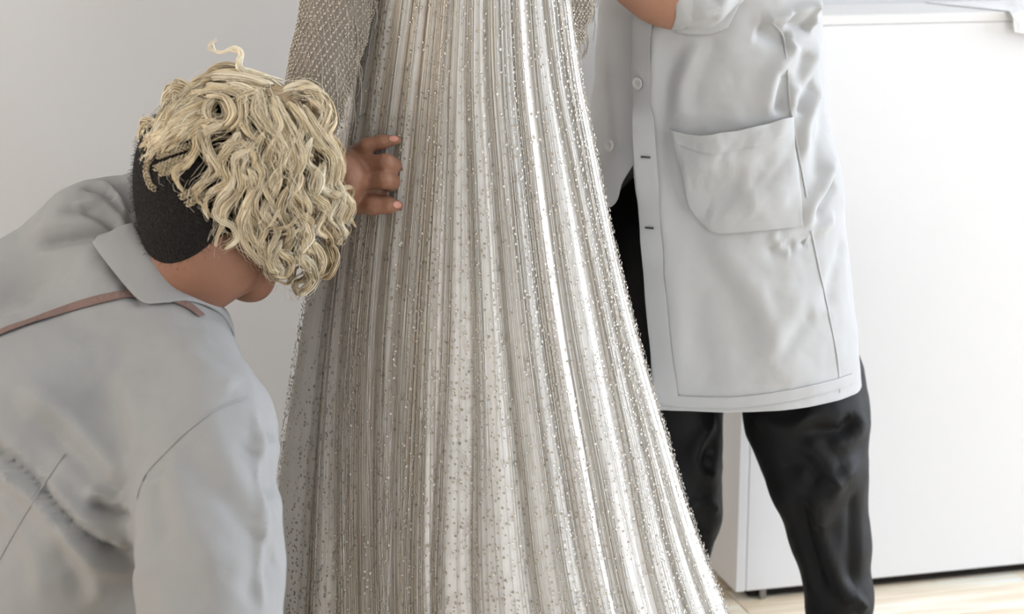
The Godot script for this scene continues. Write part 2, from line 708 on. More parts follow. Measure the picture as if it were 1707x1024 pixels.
func build_room() -> void:
	var x0 := -2.9
	var x1 := 6.2
	var z0 := WALL_Z
	var z1 := 2.5
	var top := 3.0
	structure("wall_back", rounded_box(Vector3(x1 - x0 + 0.4, top, 0.2), 0.001), M.wall).position = Vector3((x0 + x1) / 2, top / 2, z0 - 0.1)
	opening("wall_left", Vector3(x0 - 0.1, 0, (z0 + z1) / 2), z1 - z0, top, Vector2(-1.9 - (z0 + z1) / 2, 1.7), Vector2(1.3, 1.6), true).material_override = M.tan_wall
	window("window_3", Vector3(x0 - 0.1, 1.7, -1.9), Vector2(1.3, 1.6), -PI / 2, 2)  # made-up window that carries the fill from the left
	# the right and the rear wall with their window openings
	opening("wall_right", Vector3(x1 + 0.1, 0, (z0 + z1) / 2), z1 - z0, top, Vector2(-1.95 - (z0 + z1) / 2, 1.62), Vector2(2.3, 2.2), true)
	opening("wall_rear", Vector3((x0 + x1) / 2, 0, z1 + 0.1), x1 - x0 + 0.4, top, Vector2(2.9 - (x0 + x1) / 2, 1.5), Vector2(2.4, 1.9), false)
	window("window_1", Vector3(x1 + 0.1, 1.62, -1.95), Vector2(2.3, 2.2), PI / 2, 2)
	window("window_2", Vector3(2.9, 1.5, z1 + 0.1), Vector2(2.4, 1.9), 0.0, 3)  # unseen window added for the frontal fill
	structure("ceiling", rounded_box(Vector3(x1 - x0 + 0.4, 0.15, z1 - z0 + 0.4), 0.001), M.ceiling).position = Vector3((x0 + x1) / 2, top + 0.075, (z0 + z1) / 2)
	var fl := structure("floor", rounded_box(Vector3(x1 - x0 + 0.4, 0.1, z1 - z0 + 0.4), 0.001), M.plinth)
	fl.position = Vector3((x0 + x1) / 2, -0.064, (z0 + z1) / 2)
	var wide := 0.19
	var boards := []
	for length in [2.2, 1.1, 1.6]:
		boards.append(rounded_box(Vector3(length - 0.0015, 0.014, wide - 0.0015), 0.0012))
	var row := 0
	var z := z0
	while z < z1:
		var x := x0 - rng.randf_range(0.0, 1.0)
		var k := row
		while x < x1:
			var length: float = [2.2, 1.1, 1.6][k % 3]
			var o := part("plank", boards[k % 3], M["wood%d" % rng.randi_range(0, 3)], fl)
			o.position = Vector3(x + length / 2, -0.007, z + wide / 2) - fl.position
			x += length
			k += 1
		z += wide
		row += 1
	structure("baseboard_back", rounded_box(Vector3(CAB_X - 0.01 - x0, 0.07, 0.014)), M.white_wall).position = Vector3((x0 + CAB_X - 0.01) / 2, 0.035, z0 + 0.007)

func opening(called: String, where: Vector3, wide: float, high: float, hole: Vector2, size: Vector2, along_z: bool) -> MeshInstance3D:
	var st := SurfaceTool.new()
	var lo := Vector2(hole.x - size.x / 2, hole.y - size.y / 2)
	var hi := Vector2(hole.x + size.x / 2, hole.y + size.y / 2)
	for b in [[-wide / 2, 0.0, lo.x, high], [hi.x, 0.0, wide / 2, high], [lo.x, 0.0, hi.x, lo.y], [lo.x, hi.y, hi.x, high]]:
		var c := Vector3((b[0] + b[2]) / 2, (b[1] + b[3]) / 2, 0)
		var s := Vector3(b[2] - b[0], b[3] - b[1], 0.2)
		st.append_from(rounded_box(s, 0.001), 0, Transform3D(Basis(), c))
	var o := structure(called, st.commit(), M.white_wall)
	o.position = where
	if along_z:
		o.rotation.y = -PI / 2
	return o

func window(called: String, where: Vector3, size: Vector2, yaw: float, lights: int) -> void:
	var o := Node3D.new()
	o.name = called
	add_child(o)
	o.position = where
	o.rotation.y = yaw
	o.set_meta("kind", "structure")
	tag(o, {"window_1": "large white-framed window with a pale blind in the right wall", "window_2": "wide white-framed window with a pale blind, added behind the viewer as fill light", "window_3": "small white-framed window with a pale blind, added to the left wall as fill light"}[called], "window")
	var t := 0.06
	for s: int in [-1, 1]:
		part("window_frame", rounded_box(Vector3(t, size.y, 0.08)), M.frame, o).position = Vector3(s * (size.x - t) / 2, 0, 0)
		part("window_frame", rounded_box(Vector3(size.x - 2 * t, t, 0.08)), M.frame, o).position = Vector3(0, s * (size.y - t) / 2, 0)
	for i in range(1, lights):
		part("mullion", rounded_box(Vector3(0.05, size.y - 2 * t, 0.07)), M.frame, o).position = Vector3(size.x * (float(i) / lights - 0.5), 0, 0)
	# a white blind added behind the frame, its own glow standing in for daylight
	part("glowing_blind", rounded_box(Vector3(size.x, size.y, 0.004), 0.001), M.blind, o).position = Vector3(0, 0, 0.05 if yaw != 0.0 else 0.05)

func build_cabinet() -> void:
	var x := CAB_X
	var w := 2.1
	var front := CAB_Z
	var back := WALL_Z + 0.002
	var c := Node3D.new()
	c.name = "cabinet"
	add_child(c)
	c.position = Vector3(x + w / 2, 0, front)
	tag(c, "long white laminate cabinet against the grey wall behind the fitter's legs", "cabinet")
	block("side_panel", Vector3(x, 0.02, back), Vector3(x + 0.018, 1.022, front), M.laminate, c, 0.001)
	block("side_panel", Vector3(x + w - 0.018, 0.02, back), Vector3(x + w, 1.022, front), M.laminate, c, 0.001)
	block("bottom_panel", Vector3(x + 0.0185, 0.02, back), Vector3(x + w - 0.0185, 0.038, front - 0.022), M.laminate, c, 0.001)
	for i in 2:
		var a := x + 0.0195 + i * (w - 0.037) / 2.0
		block("door", Vector3(a, 0.02, front - 0.0205), Vector3(a + (w - 0.041) / 2.0, 1.0230, front - 0.0008), M.laminate, c, 0.0012)
	block("plinth", Vector3(x + 0.03, 0.004, back), Vector3(x + w - 0.03, 0.0195, front - 0.012), M.plinth, c, 0.001)
	for i in 3:
		block("foot", Vector3(x + 0.048 + i * 0.98, 0.0, front - 0.011), Vector3(x + 0.060 + i * 0.98, 0.0195, front - 0.003), M.foot, c, 0.002)
	var t := block("worktop", Vector3(x - 0.004, 1.0235, WALL_Z + 0.001), Vector3(x + w + 0.004, 1.04, front), M.worktop, null, 0.0015)
	tag(t, "thin white worktop lying along the top of the long cabinet", "worktop")
	# a white sheet whose near edge hangs over the worktop's front
	var rows := []
	var nz := FastNoiseLite.new()
	nz.frequency = 6.0
	for r in 22:
		var row := PackedVector3Array()
		var v := r / 21.0
		for k in 40:
			var u := k / 39.0
			var along := v * 0.27 - 0.005 + 0.02 * u
			var px := x + 0.475 + u * 0.75 - 0.05 * (1.0 - v)
			var e := nz.get_noise_2d(u * 1.2, v * 0.7)
			var lift := 0.001 + 0.004 * (e + 0.5) * smoothstep(0.0, 0.2, u)
			var over := maxf(along - 0.222, 0.0)
			var p := Vector3(px, 1.0405 + lift, WALL_Z + 0.025 + along)
			if over > 0.0:
				p.z = front + 0.006 + lift * 0.8 + minf(over, 0.012)
				p.y = 1.0405 + lift - maxf(over - 0.008, 0.0) * (1.0 + 0.35 * sin(u * 9.0))
			row.append(p)
		rows.append(row)
	var s := part("paper_sheet", sheet(rows, false, 0.0008), M.paper, null)
	tag(s, "creased white sheet on the worktop, its near edge hanging over the cabinet front", "sheet")

# ---------------------------------------------------------------- the gown

const GOWN_Z := -2.6
var gown_rows := []      # height, centre x, half width, in the heading frame
var pleats := []         # valleys: [angle at the top, middle, bottom]
const GOWN_MARKS := [0.0, 512.0, 1024.0]

func gown_outline() -> void:
	# the sides of the skirt as they fall from the hip
	for q in [[1300, 395, 1318], [1180, 413, 1272], [1024, 437, 1212], [960, 445, 1186], [840, 460, 1143], [720, 476, 1107], [600, 494, 1071], [480, 514, 1039], [360, 535, 1012], [240, 556, 988], [120, 578, 965], [0, 601, 949], [-80, 618, 938], [-160, 636, 926]]:
		var l := on_z(q[1], q[0], GOWN_Z)
		var r := on_z(q[2], q[0], GOWN_Z)
		gown_rows.append([l.y, (l.x + r.x) / 2, (r.x - l.x) / 2])
	gown_rows[0][0] = 0.004

func gown_ring(h: float) -> Array:
	var t := table(gown_rows, h)
	return [t[0], t[1], t[1] * 0.86 + 0.01]

func gown_field(p: Vector3) -> float:
	var g := gown_ring(p.y)
	return (Vector2((p.x - g[0]) / g[1], (p.z - GOWN_Z) / g[2]).length() - 1.0) * 0.12

func gown_angle(px: float, py: float) -> float:
	var p := march(px, py, gown_field, 2.0, 3.2)
	var g := gown_ring(p.y)
	return atan2((p.z - GOWN_Z) / g[2], (p.x - g[0]) / g[1])

func gown_heights() -> Array:
	return [on_z(850, 1024, GOWN_Z + 0.25).y, on_z(820, 512, GOWN_Z + 0.17).y, on_z(785, 0, GOWN_Z + 0.13).y]

func pleat_angle(p: Array, h: float) -> float:
	var hs: Array = gown_heights_kept
	var t := table([[hs[0] - 0.4, p[2] + (p[2] - p[1]) * 0.4], [hs[0], p[2]], [hs[1], p[1]], [hs[2], p[0]], [hs[2] + 0.3, p[0]]], h)
	return t[0]

var gown_heights_kept := []
var gown_noise := FastNoiseLite.new()

# where the skirt's cloth is at an angle and a height: (point, how deep in a pleat 0..1)
func gown_point(angle: float, h: float, vals: PackedFloat32Array, out := 0.0) -> Vector3:
	var g := gown_ring(h)
	return gown_at(angle, h, vals, g, out)

func gown_at(angle: float, h: float, vals: PackedFloat32Array, g: Array, out: float) -> Vector3:
	var n := vals.size()
	var i := vals.bsearch(angle) - 1
	var a := vals[i] if i >= 0 else vals[n - 1] - TAU
	var b := vals[i + 1] if i + 1 < n else vals[0] + TAU
	var t := clampf((angle - a) / maxf(b - a, 1e-4), 0.0, 1.0)
	var w: float = (b - a) * g[1]
	var deep := minf(w * 0.22, 0.015)
	var bump := pow(sin(PI * t), 0.9)
	var sink := lerpf(pleats[(i + n) % n][3], pleats[(i + 1) % n][3], smoothstep(0.2, 0.8, t))
	var wave := gown_noise.get_noise_2d(angle * 900.0, h * 30.0) * 0.0006 + gown_noise.get_noise_2d(angle * 260.0 + 77.0, h * 60.0) * 0.002
	var r := deep * sink * (bump - 0.85) + wave + out
	return Vector3(g[0] + cos(angle) * (g[1] + r), h, GOWN_Z + sin(angle) * (g[2] + r))

func gown_values(h: float) -> PackedFloat32Array:
	var v := PackedFloat32Array()
	for p in pleats:
		v.append(wrapf(pleat_angle(p, h), -PI, PI))
	return v

func build_gown() -> void:
	gown_outline()
	gown_noise.seed = 4
	gown_noise.frequency = 0.01
	gown_heights_kept = gown_heights()
	for q in [[617, 546, 508, 0.9], [640, 576, 563, 0.7], [666, 604, 592, 0.35], [690, 632, 622, 1.0], [717, 668, 655, 0.8], [738, 702, 684, 0.3], [757, 737, 715, 0.6], [777, 782, 782, 0.35], [812, 843, 897, 0.9], [830, 868, 935, 0.2], [852, 898, 982, 0.8], [880, 938, 1032, 0.65], [905, 992, 1098, 0.6], [925, 1016, 1143, 0.4], [938, 1030, 1180, 0.35]]:
		var p := []
		for k in 3:
			p.append(gown_angle(q[k], GOWN_MARKS[k]))
		p.append(q[3])
		pleats.append(p)
	# the far side, out of sight, hangs in even folds
	var lo: float = 0.05
	var hi: float = PI + 0.02
	for k in 15:
		var a := hi + (TAU - hi + lo) * (k + 0.5) / 15.0 + 0.03 * sin(k * 5.0)
		pleats.append([a, a, a, 0.8])
	pleats.sort_custom(func(a, b): return wrapf(a[1], -PI, PI) < wrapf(b[1], -PI, PI))
	var base := Vector3(gown_ring(0.01)[0], 0, GOWN_Z)
	var g := thing("wedding_gown", base, "floor-length ivory gown with a pleated sequinned skirt, between two people in white coats", "dress")
	# the skirt: seven hundred columns a ring
	var heights := []
	for k in 90:
		heights.append(lerpf(0.004, 1.22, k / 89.0))
	var cols := 720
	var v := PackedVector3Array()
	var col := PackedColorArray()
	var tn := FastNoiseLite.new()
	tn.seed = 9
	tn.frequency = 0.05
	for h in heights:
		var vals := gown_values(h)
		var ring := gown_ring(h)
		for c in cols:
			var a := -PI + TAU * c / cols
			v.append(gown_at(a, h, vals, ring, 0.0))
			# silk under tulle: fine vertical streaks of thread in ivory and beige
			var e := tn.get_noise_2d(a * 3000.0, h * 20.0) * 0.5 + tn.get_noise_2d(a * 900.0, h * 8.0) * 0.5
			var k := clampf(0.6 + e * 0.8, 0.0, 1.0)
			col.append(Color(0.75, 0.725, 0.685).lerp(Color(0.81, 0.80, 0.785), k))
	var ix := PackedInt32Array()
	for r in heights.size() - 1:
		for c in cols:
			var a := r * cols + c
			var b := r * cols + (c + 1) % cols
			ix.append_array([a, b, a + cols, b, b + cols, a + cols])
	part("skirt", make_mesh(v, ix, PackedVector2Array(), col), M.satin, g)
	# an underskirt that closes it below
	var rows := []
	for k in 12:
		var h := lerpf(0.01, 1.2, k / 11.0)
		var ring := gown_ring(h)
		var row := PackedVector3Array()
		for c in 72:
			var a := -PI + TAU * c / 72
			row.append(Vector3(ring[0] + cos(a) * (ring[1] - 0.035), h, GOWN_Z + sin(a) * (ring[2] - 0.035)))
		rows.append(row)
	part("underskirt", sheet(rows, true), M.lining, g)
	# bodice above the frame
	rows = []
	var top := gown_ring(1.2)
	for q in [[1.17, 0.0, 0.0], [1.24, -0.02, -0.012], [1.30, -0.015, -0.004], [1.38, 0.0, 0.008], [1.46, 0.004, 0.004], [1.52, 0.0, -0.02], [1.545, -0.05, -0.05], [1.56, -0.085, -0.075], [1.60, -0.09, -0.08]]:
		var row := PackedVector3Array()
		for c in 64:
			var a := -PI + TAU * c / 64
			row.append(Vector3(top[0] + cos(a) * (top[1] - 0.012 + q[1]), q[0], GOWN_Z + sin(a) * (top[1] * 0.72 + q[2])))
		rows.append(row)
	part("bodice", sheet(rows, true, 0.002), M.sleeve, g)
	gown_strings(g)
	gown_sequins(g)
	gown_sleeves(g)
	# the wearer, of whom the frame shows nothing but the gown
	var f := Field.new()
	f.k = 0.015
	var cx: float = top[0]
	f.bone(Vector3(cx, 1.2, GOWN_Z), Vector3(cx, 1.48, GOWN_Z), 0.055, 0.055)
	f.bone(Vector3(cx - 0.08, 1.5, GOWN_Z), Vector3(cx + 0.08, 1.5, GOWN_Z), 0.03, 0.03)
	f.bone(Vector3(cx, 1.5, GOWN_Z), Vector3(cx, 1.66, GOWN_Z - 0.01), 0.05, 0.045)
	f.bone(Vector3(cx, 1.70, GOWN_Z - 0.02), Vector3(cx, 1.74, GOWN_Z), 0.072, 0.078)
	f.bone(Vector3(cx, 1.66, GOWN_Z - 0.055), Vector3(cx, 1.70, GOWN_Z - 0.05), 0.035, 0.05)
	for s in sleeve_paths:
		var p: PackedVector3Array = s
		for i in range(0, p.size() - 8, 8):
			f.bone(p[i], p[i + 8], 0.014, 0.012)
	var w := Bag.new()
	nets(f, 0.012, w)
	for s in sleeve_paths:
		var e: Vector3 = s[-1]
		var d: Vector3 = (s[-1] - s[-4]).normalized()
		hand(w, e, d, Vector3(0, 0, -1), Vector3(1, 0, 0).slerp(d, 0.1), 0.85)
	part("wearer", bag_mesh(w), M.fair_skin, g)

var sleeve_paths := []

# a relaxed hand: palm from the wrist along d, fingers slightly curled towards inward
func hand(bag: Bag, wrist: Vector3, d: Vector3, back: Vector3, inward: Vector3, size: float) -> void:
	var f := Field.new()
	f.k = 0.004
	var side := d.cross(inward).normalized()
	var kn := wrist + d * 0.085 * size
	f.bone(wrist - d * 0.02, wrist + d * 0.01, 0.024 * size, 0.024 * size)
	for i in 4:
		var s := (i - 1.5) * 0.019 * size
		f.bone(wrist + side * s * 0.6, kn + side * s, 0.0135 * size, 0.012 * size)
		var long: float = [0.068, 0.078, 0.073, 0.058][i] * size
		var p := kn + side * s
		var q := p + (d * 0.92 + inward * 0.3).normalized() * long * 0.45
		var r := q + (d * 0.7 + inward * 0.7).normalized() * long * 0.32
		var t := r + (d * 0.45 + inward * 0.9).normalized() * long * 0.25
		f.chain([p, q, r, t], [0.0098 * size, 0.009 * size, 0.0082 * size, 0.0072 * size])
	var tp := wrist + d * 0.025 * size - side * 0.028 * size
	f.chain([tp, tp + (d * 0.6 - side * 0.6 + inward * 0.3).normalized() * 0.04 * size, tp + (d * 0.95 - side * 0.62 + inward * 0.4).normalized() * 0.07 * size], [0.014 * size, 0.011 * size, 0.0085 * size])
	nets(f, 0.0034, bag)

func gown_strings(g: Node3D) -> void:
	var bag := Bag.new()
	var hs: Array = gown_heights_kept
	var tones := [Color(0.56, 0.50, 0.41), Color(0.66, 0.62, 0.55), Color(0.74, 0.73, 0.70), Color(0.47, 0.41, 0.34)]
	var kept := []
	for k in 46:
		kept.append(lerpf(0.03, 1.19, k / 45.0))
	var vals := []
	var rings := []
	for h in kept:
		vals.append(gown_values(h))
		rings.append(gown_ring(h))
	var front := pleats.filter(func(p): return wrapf(p[1], -PI, PI) > 0.1)
	var shade_pleats := front.slice(-6)  # left pleats, where brown threads are thickened to put shade into them
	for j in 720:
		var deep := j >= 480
		var near := deep or rng.randf() < 0.72
		var p: Array = pleats[rng.randi_range(0, pleats.size() - 1)] if rng.randf() < 0.25 else front[rng.randi_range(0, front.size() - 1)]
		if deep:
			p = shade_pleats[rng.randi_range(0, shade_pleats.size() - 1)]
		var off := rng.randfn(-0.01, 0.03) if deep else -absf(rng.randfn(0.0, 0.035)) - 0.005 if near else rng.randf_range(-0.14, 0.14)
		var drift := rng.randfn(0.0, 0.012)
		var tone: Color = tones[rng.randi_range(0, 3)] if near else tones[rng.randi_range(1, 2)]
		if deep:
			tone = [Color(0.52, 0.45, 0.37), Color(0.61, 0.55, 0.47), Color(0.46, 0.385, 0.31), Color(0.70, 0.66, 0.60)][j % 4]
		var out := rng.randf_range(0.001, 0.0045)
		var path := PackedVector3Array()
		var stop := 0 if rng.randf() < 0.7 else rng.randi_range(0, 24)
		for k in range(stop, 46):
			var h: float = kept[k]
			var spread := lerpf(1.0, 1.25, clampf((1.1 - h), 0.0, 1.0))
			var a := wrapf(pleat_angle(p, h) + off * spread + drift * (1.0 - h) + 0.004 * gown_noise.get_noise_2d(j * 40.0, h * 160.0), -PI, PI)
			path.append(gown_at(a, h, vals[k], rings[k], out))
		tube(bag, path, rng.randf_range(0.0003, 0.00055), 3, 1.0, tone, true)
	part("bead_strings", bag_mesh(bag), M.strand, g, "fine ivory and beige bead strings hanging over the pleats, extra brown ones shading the left", "stuff")

func disc() -> ArrayMesh:
	# a sequin: a shallow cupped ring of cloth-thin metal, pierced in the middle
	var v := PackedVector3Array()
	var ix := PackedInt32Array()
	for r in 3:
		for k in 9:
			var a := TAU * k / 9
			var rad: float = [0.0003, 0.0011, 0.00195][r]
			v.append(Vector3(cos(a) * rad, sin(a) * rad, [0.0, 0.00008, 0.00042][r]))
	for r in 2:
		for k in 9:
			var a := r * 9 + k
			var b := r * 9 + (k + 1) % 9
			ix.append_array([a, a + 9, b, b, a + 9, b + 9])
	return make_mesh(v, ix)

func scatter(called: String, mesh: Mesh, m: Material, list: Array, parent: Node, label: String) -> void:
	var mm := MultiMesh.new()
	mm.transform_format = MultiMesh.TRANSFORM_3D
	mm.mesh = mesh
	mm.instance_count = list.size()
	for i in list.size():
		mm.set_instance_transform(i, list[i])
	var o := MultiMeshInstance3D.new()
	o.name = called
	o.multimesh = mm
	o.material_override = m
	parent.add_child(o, true)
	if parent.has_meta("base"):
		o.position = -(parent.get_meta("base") as Vector3)
	tag(o, label, "", "", "stuff")

func facing(n: Vector3, p: Vector3, size := 1.0) -> Transform3D:
	var x := Vector3.UP.cross(n).normalized() if absf(n.y) < 0.95 else Vector3.RIGHT
	return Transform3D(Basis(x, n.cross(x), n).scaled(Vector3.ONE * size), p)

func gown_sequins(g: Node3D) -> void:
	var list := []
	var bands := 260
	var taken := {}
	var vals := []
	var rings := []
	for k in bands:
		var h := lerpf(0.02, 1.18, (k + 0.5) / bands)
		vals.append(gown_values(h))
		rings.append(gown_ring(h))
	for j in 60000:
		var k := rng.randi_range(0, bands - 1)
		var h := lerpf(0.02, 1.18, (k + rng.randf()) / bands)
		var front := rng.randf() < 0.8
		var a := rng.randf_range(-0.15, PI + 0.15) if front else rng.randf_range(-PI, 0.0)
		# they thin out towards the hip and gather in streams
		var e := gown_noise.get_noise_2d(a * 420.0, h * 40.0 + 300.0)
		var keep := clampf(1.0 - h * 0.62 + e * 1.2, 0.06, 1.0)
		if rng.randf() > keep:
			continue
		# none lies on another
		var cell := Vector2i(int((a + 9.0) * rings[k][1] / 0.0062), int(h / 0.0062))
		var clash := false
		for q in 9:
			var o: Vector2 = taken.get(cell + Vector2i(q % 3 - 1, q / 3 - 1), Vector2.INF)
			if o.distance_squared_to(Vector2(a * rings[k][1], h)) < 0.0062 * 0.0062:
				clash = true
		if clash:
			continue
		taken[cell] = Vector2(a * rings[k][1], h)
		a = wrapf(a, -PI, PI)
		var p := gown_at(a, h, vals[k], rings[k], 0.004 + rng.randf() * 0.0025)
		var q := gown_at(wrapf(a + 0.01, -PI, PI), h, vals[k], rings[k], 0.0022)
		var s := gown_at(wrapf(a - 0.01, -PI, PI), h, vals[k], rings[k], 0.0022)
		var n := Vector3.UP.cross(s - q).normalized()
		if n.dot(Vector3(cos(a), 0, sin(a))) < 0.0:
			n = -n
		n = (n + Vector3(rng.randfn(0, 0.17), rng.randfn(0.04, 0.17), rng.randfn(0, 0.17))).normalized()
		list.append(facing(n, p, rng.randf_range(0.7, 1.15)))
	scatter("sequins", disc(), M.sequin, list, g, "small silver sequins scattered in streams down the skirt")

func gown_sleeves(g: Node3D) -> void:
	# each: centre line as pixel points and depth, radius in metres
	var lines := [
		[[[640, -330, 2.60], [612, -190, 2.55], [588, -80, 2.515], [566, 0, 2.49], [543, 90, 2.475], [521, 180, 2.465], [497, 250, 2.46]], [0.060, 0.054, 0.050, 0.046, 0.043, 0.037, 0.031]],
		[[[925, -330, 2.68], [948, -190, 2.69], [952, -80, 2.70], [950, -10, 2.70], [942, 40, 2.72], [930, 76, 2.735]], [0.058, 0.05, 0.044, 0.035, 0.029, 0.025]]]
	var beads := []
	var lattice := Bag.new()
	var fringe := Bag.new()
	var bead := SphereMesh.new()
	bead.radius = 0.0016
	bead.height = 0.0032
	bead.radial_segments = 6
	bead.rings = 3
	for li in 2:
		var ctl := []
		for q in lines[li][0]:
			ctl.append(at(q[0], q[1], q[2]))
		var path := spline(ctl, 8)
		sleeve_paths.append(path)
		var n := path.size()
		var rads := PackedFloat32Array()
		for i in n:
			var t := float(i) / 8.0
			var k := mini(int(t), lines[li][1].size() - 2)
			rads.append(lerpf(lines[li][1][k], lines[li][1][k + 1], t - k))
		var wob := FastNoiseLite.new()
		wob.frequency = 0.6
		var around := 48
		var ring := func(i: float, w: float, out: float) -> Vector3:
			var j := clampi(int(i), 0, n - 2)
			var c := path[j].lerp(path[j + 1], i - j)
			var d := (path[mini(j + 2, n - 1)] - path[maxi(j - 1, 0)]).normalized()
			var s := d.cross(Vector3.BACK).normalized()
			var u := d.cross(s)
			var r := lerpf(rads[j], rads[j + 1], i - j) + out + 0.004 * wob.get_noise_2d(cos(w) * 2.0 + i * 0.25, sin(w) * 2.0)
			return c + (s * cos(w) + u * sin(w)) * r
		var rows := []
		for i in n:
			var row := PackedVector3Array()
			for k in around:
				row.append(ring.call(float(i), -TAU * k / around, 0.0))
			rows.append(row)
		rows.reverse()
		part("sleeve", sheet(rows, true, 0.001), M.sleeve, g, "sheer beige sleeve covered in a diagonal lattice of beads")
		# a diagonal net of threads with a bead at each crossing
		var turns := 0.30
		var m := 34
		for sgn in [-1, 1]:
			for k in m:
				var p := PackedVector3Array()
				for i in range(0, n * 2 - 2):
					var t := i * 0.5
					p.append(ring.call(t, TAU * k / m + sgn * t * turns * 0.28, 0.0012))
				tube(lattice, p, 0.0006, 3, 1.0)
		for k in m:
			var t := 0.0
			while t < n - 1.1:
				beads.append(facing(Vector3.BACK, ring.call(t, TAU * k / m + t * turns * 0.28, 0.002), rng.randf_range(0.8, 1.25)))
				t += 0.5 * TAU / m / (turns * 0.28) * 0.5
		for k in 2600:
			beads.append(facing(Vector3.BACK, ring.call(rng.randf_range(0, n - 1.1), rng.randf() * TAU, 0.0014), rng.randf_range(0.5, 0.9)))
		for k in 110:
			var i := rng.randf_range(0, n - 1.2)
			var w := rng.randf() * TAU
			var p0: Vector3 = ring.call(i, w, 0.003)
			var len := rng.randf_range(0.02, 0.075)
			var p := PackedVector3Array()
			var o: Vector3 = p0 - ring.call(i, w, -0.01)
			for s in 6:
				var f := s / 5.0
				p.append(p0 + Vector3(0, -len * f, 0) + o.normalized() * 0.004 * sin(f * PI) + Vector3(rng.randfn(0, 0.0006), 0, 0))
			tube(fringe, p, 0.0006, 4, 1.0)
	part("bead_lattice", bag_mesh(lattice), M.bead, g, "", "stuff")
	part("fringe", bag_mesh(fringe), M.bead, g, "short bead strings hanging from the sleeves", "stuff")
	scatter("beads", bead, M.bead, beads, g, "tiny glass beads on the sleeves")

# ---------------------------------------------------------------- the fitter behind the gown

const FIT_Z := -2.90
var coat_rows := []

func coat_ring(h: float) -> PackedFloat32Array:   # centre x, half width, half depth
	return table(coat_rows, h)

func coat_field(p: Vector3) -> float:
	var t := coat_ring(p.y)
	return (Vector2((p.x - t[0]) / t[1], (p.z - FIT_Z) / t[2]).length() - 1.0) * t[2]

func coat_angle(px: float, py: float) -> float:
	var p := march(px, py, coat_field, 2.5, 3.4)
	var t := coat_ring(p.y)
	return atan2((p.z - FIT_Z) / t[2], (p.x - t[0]) / t[1])

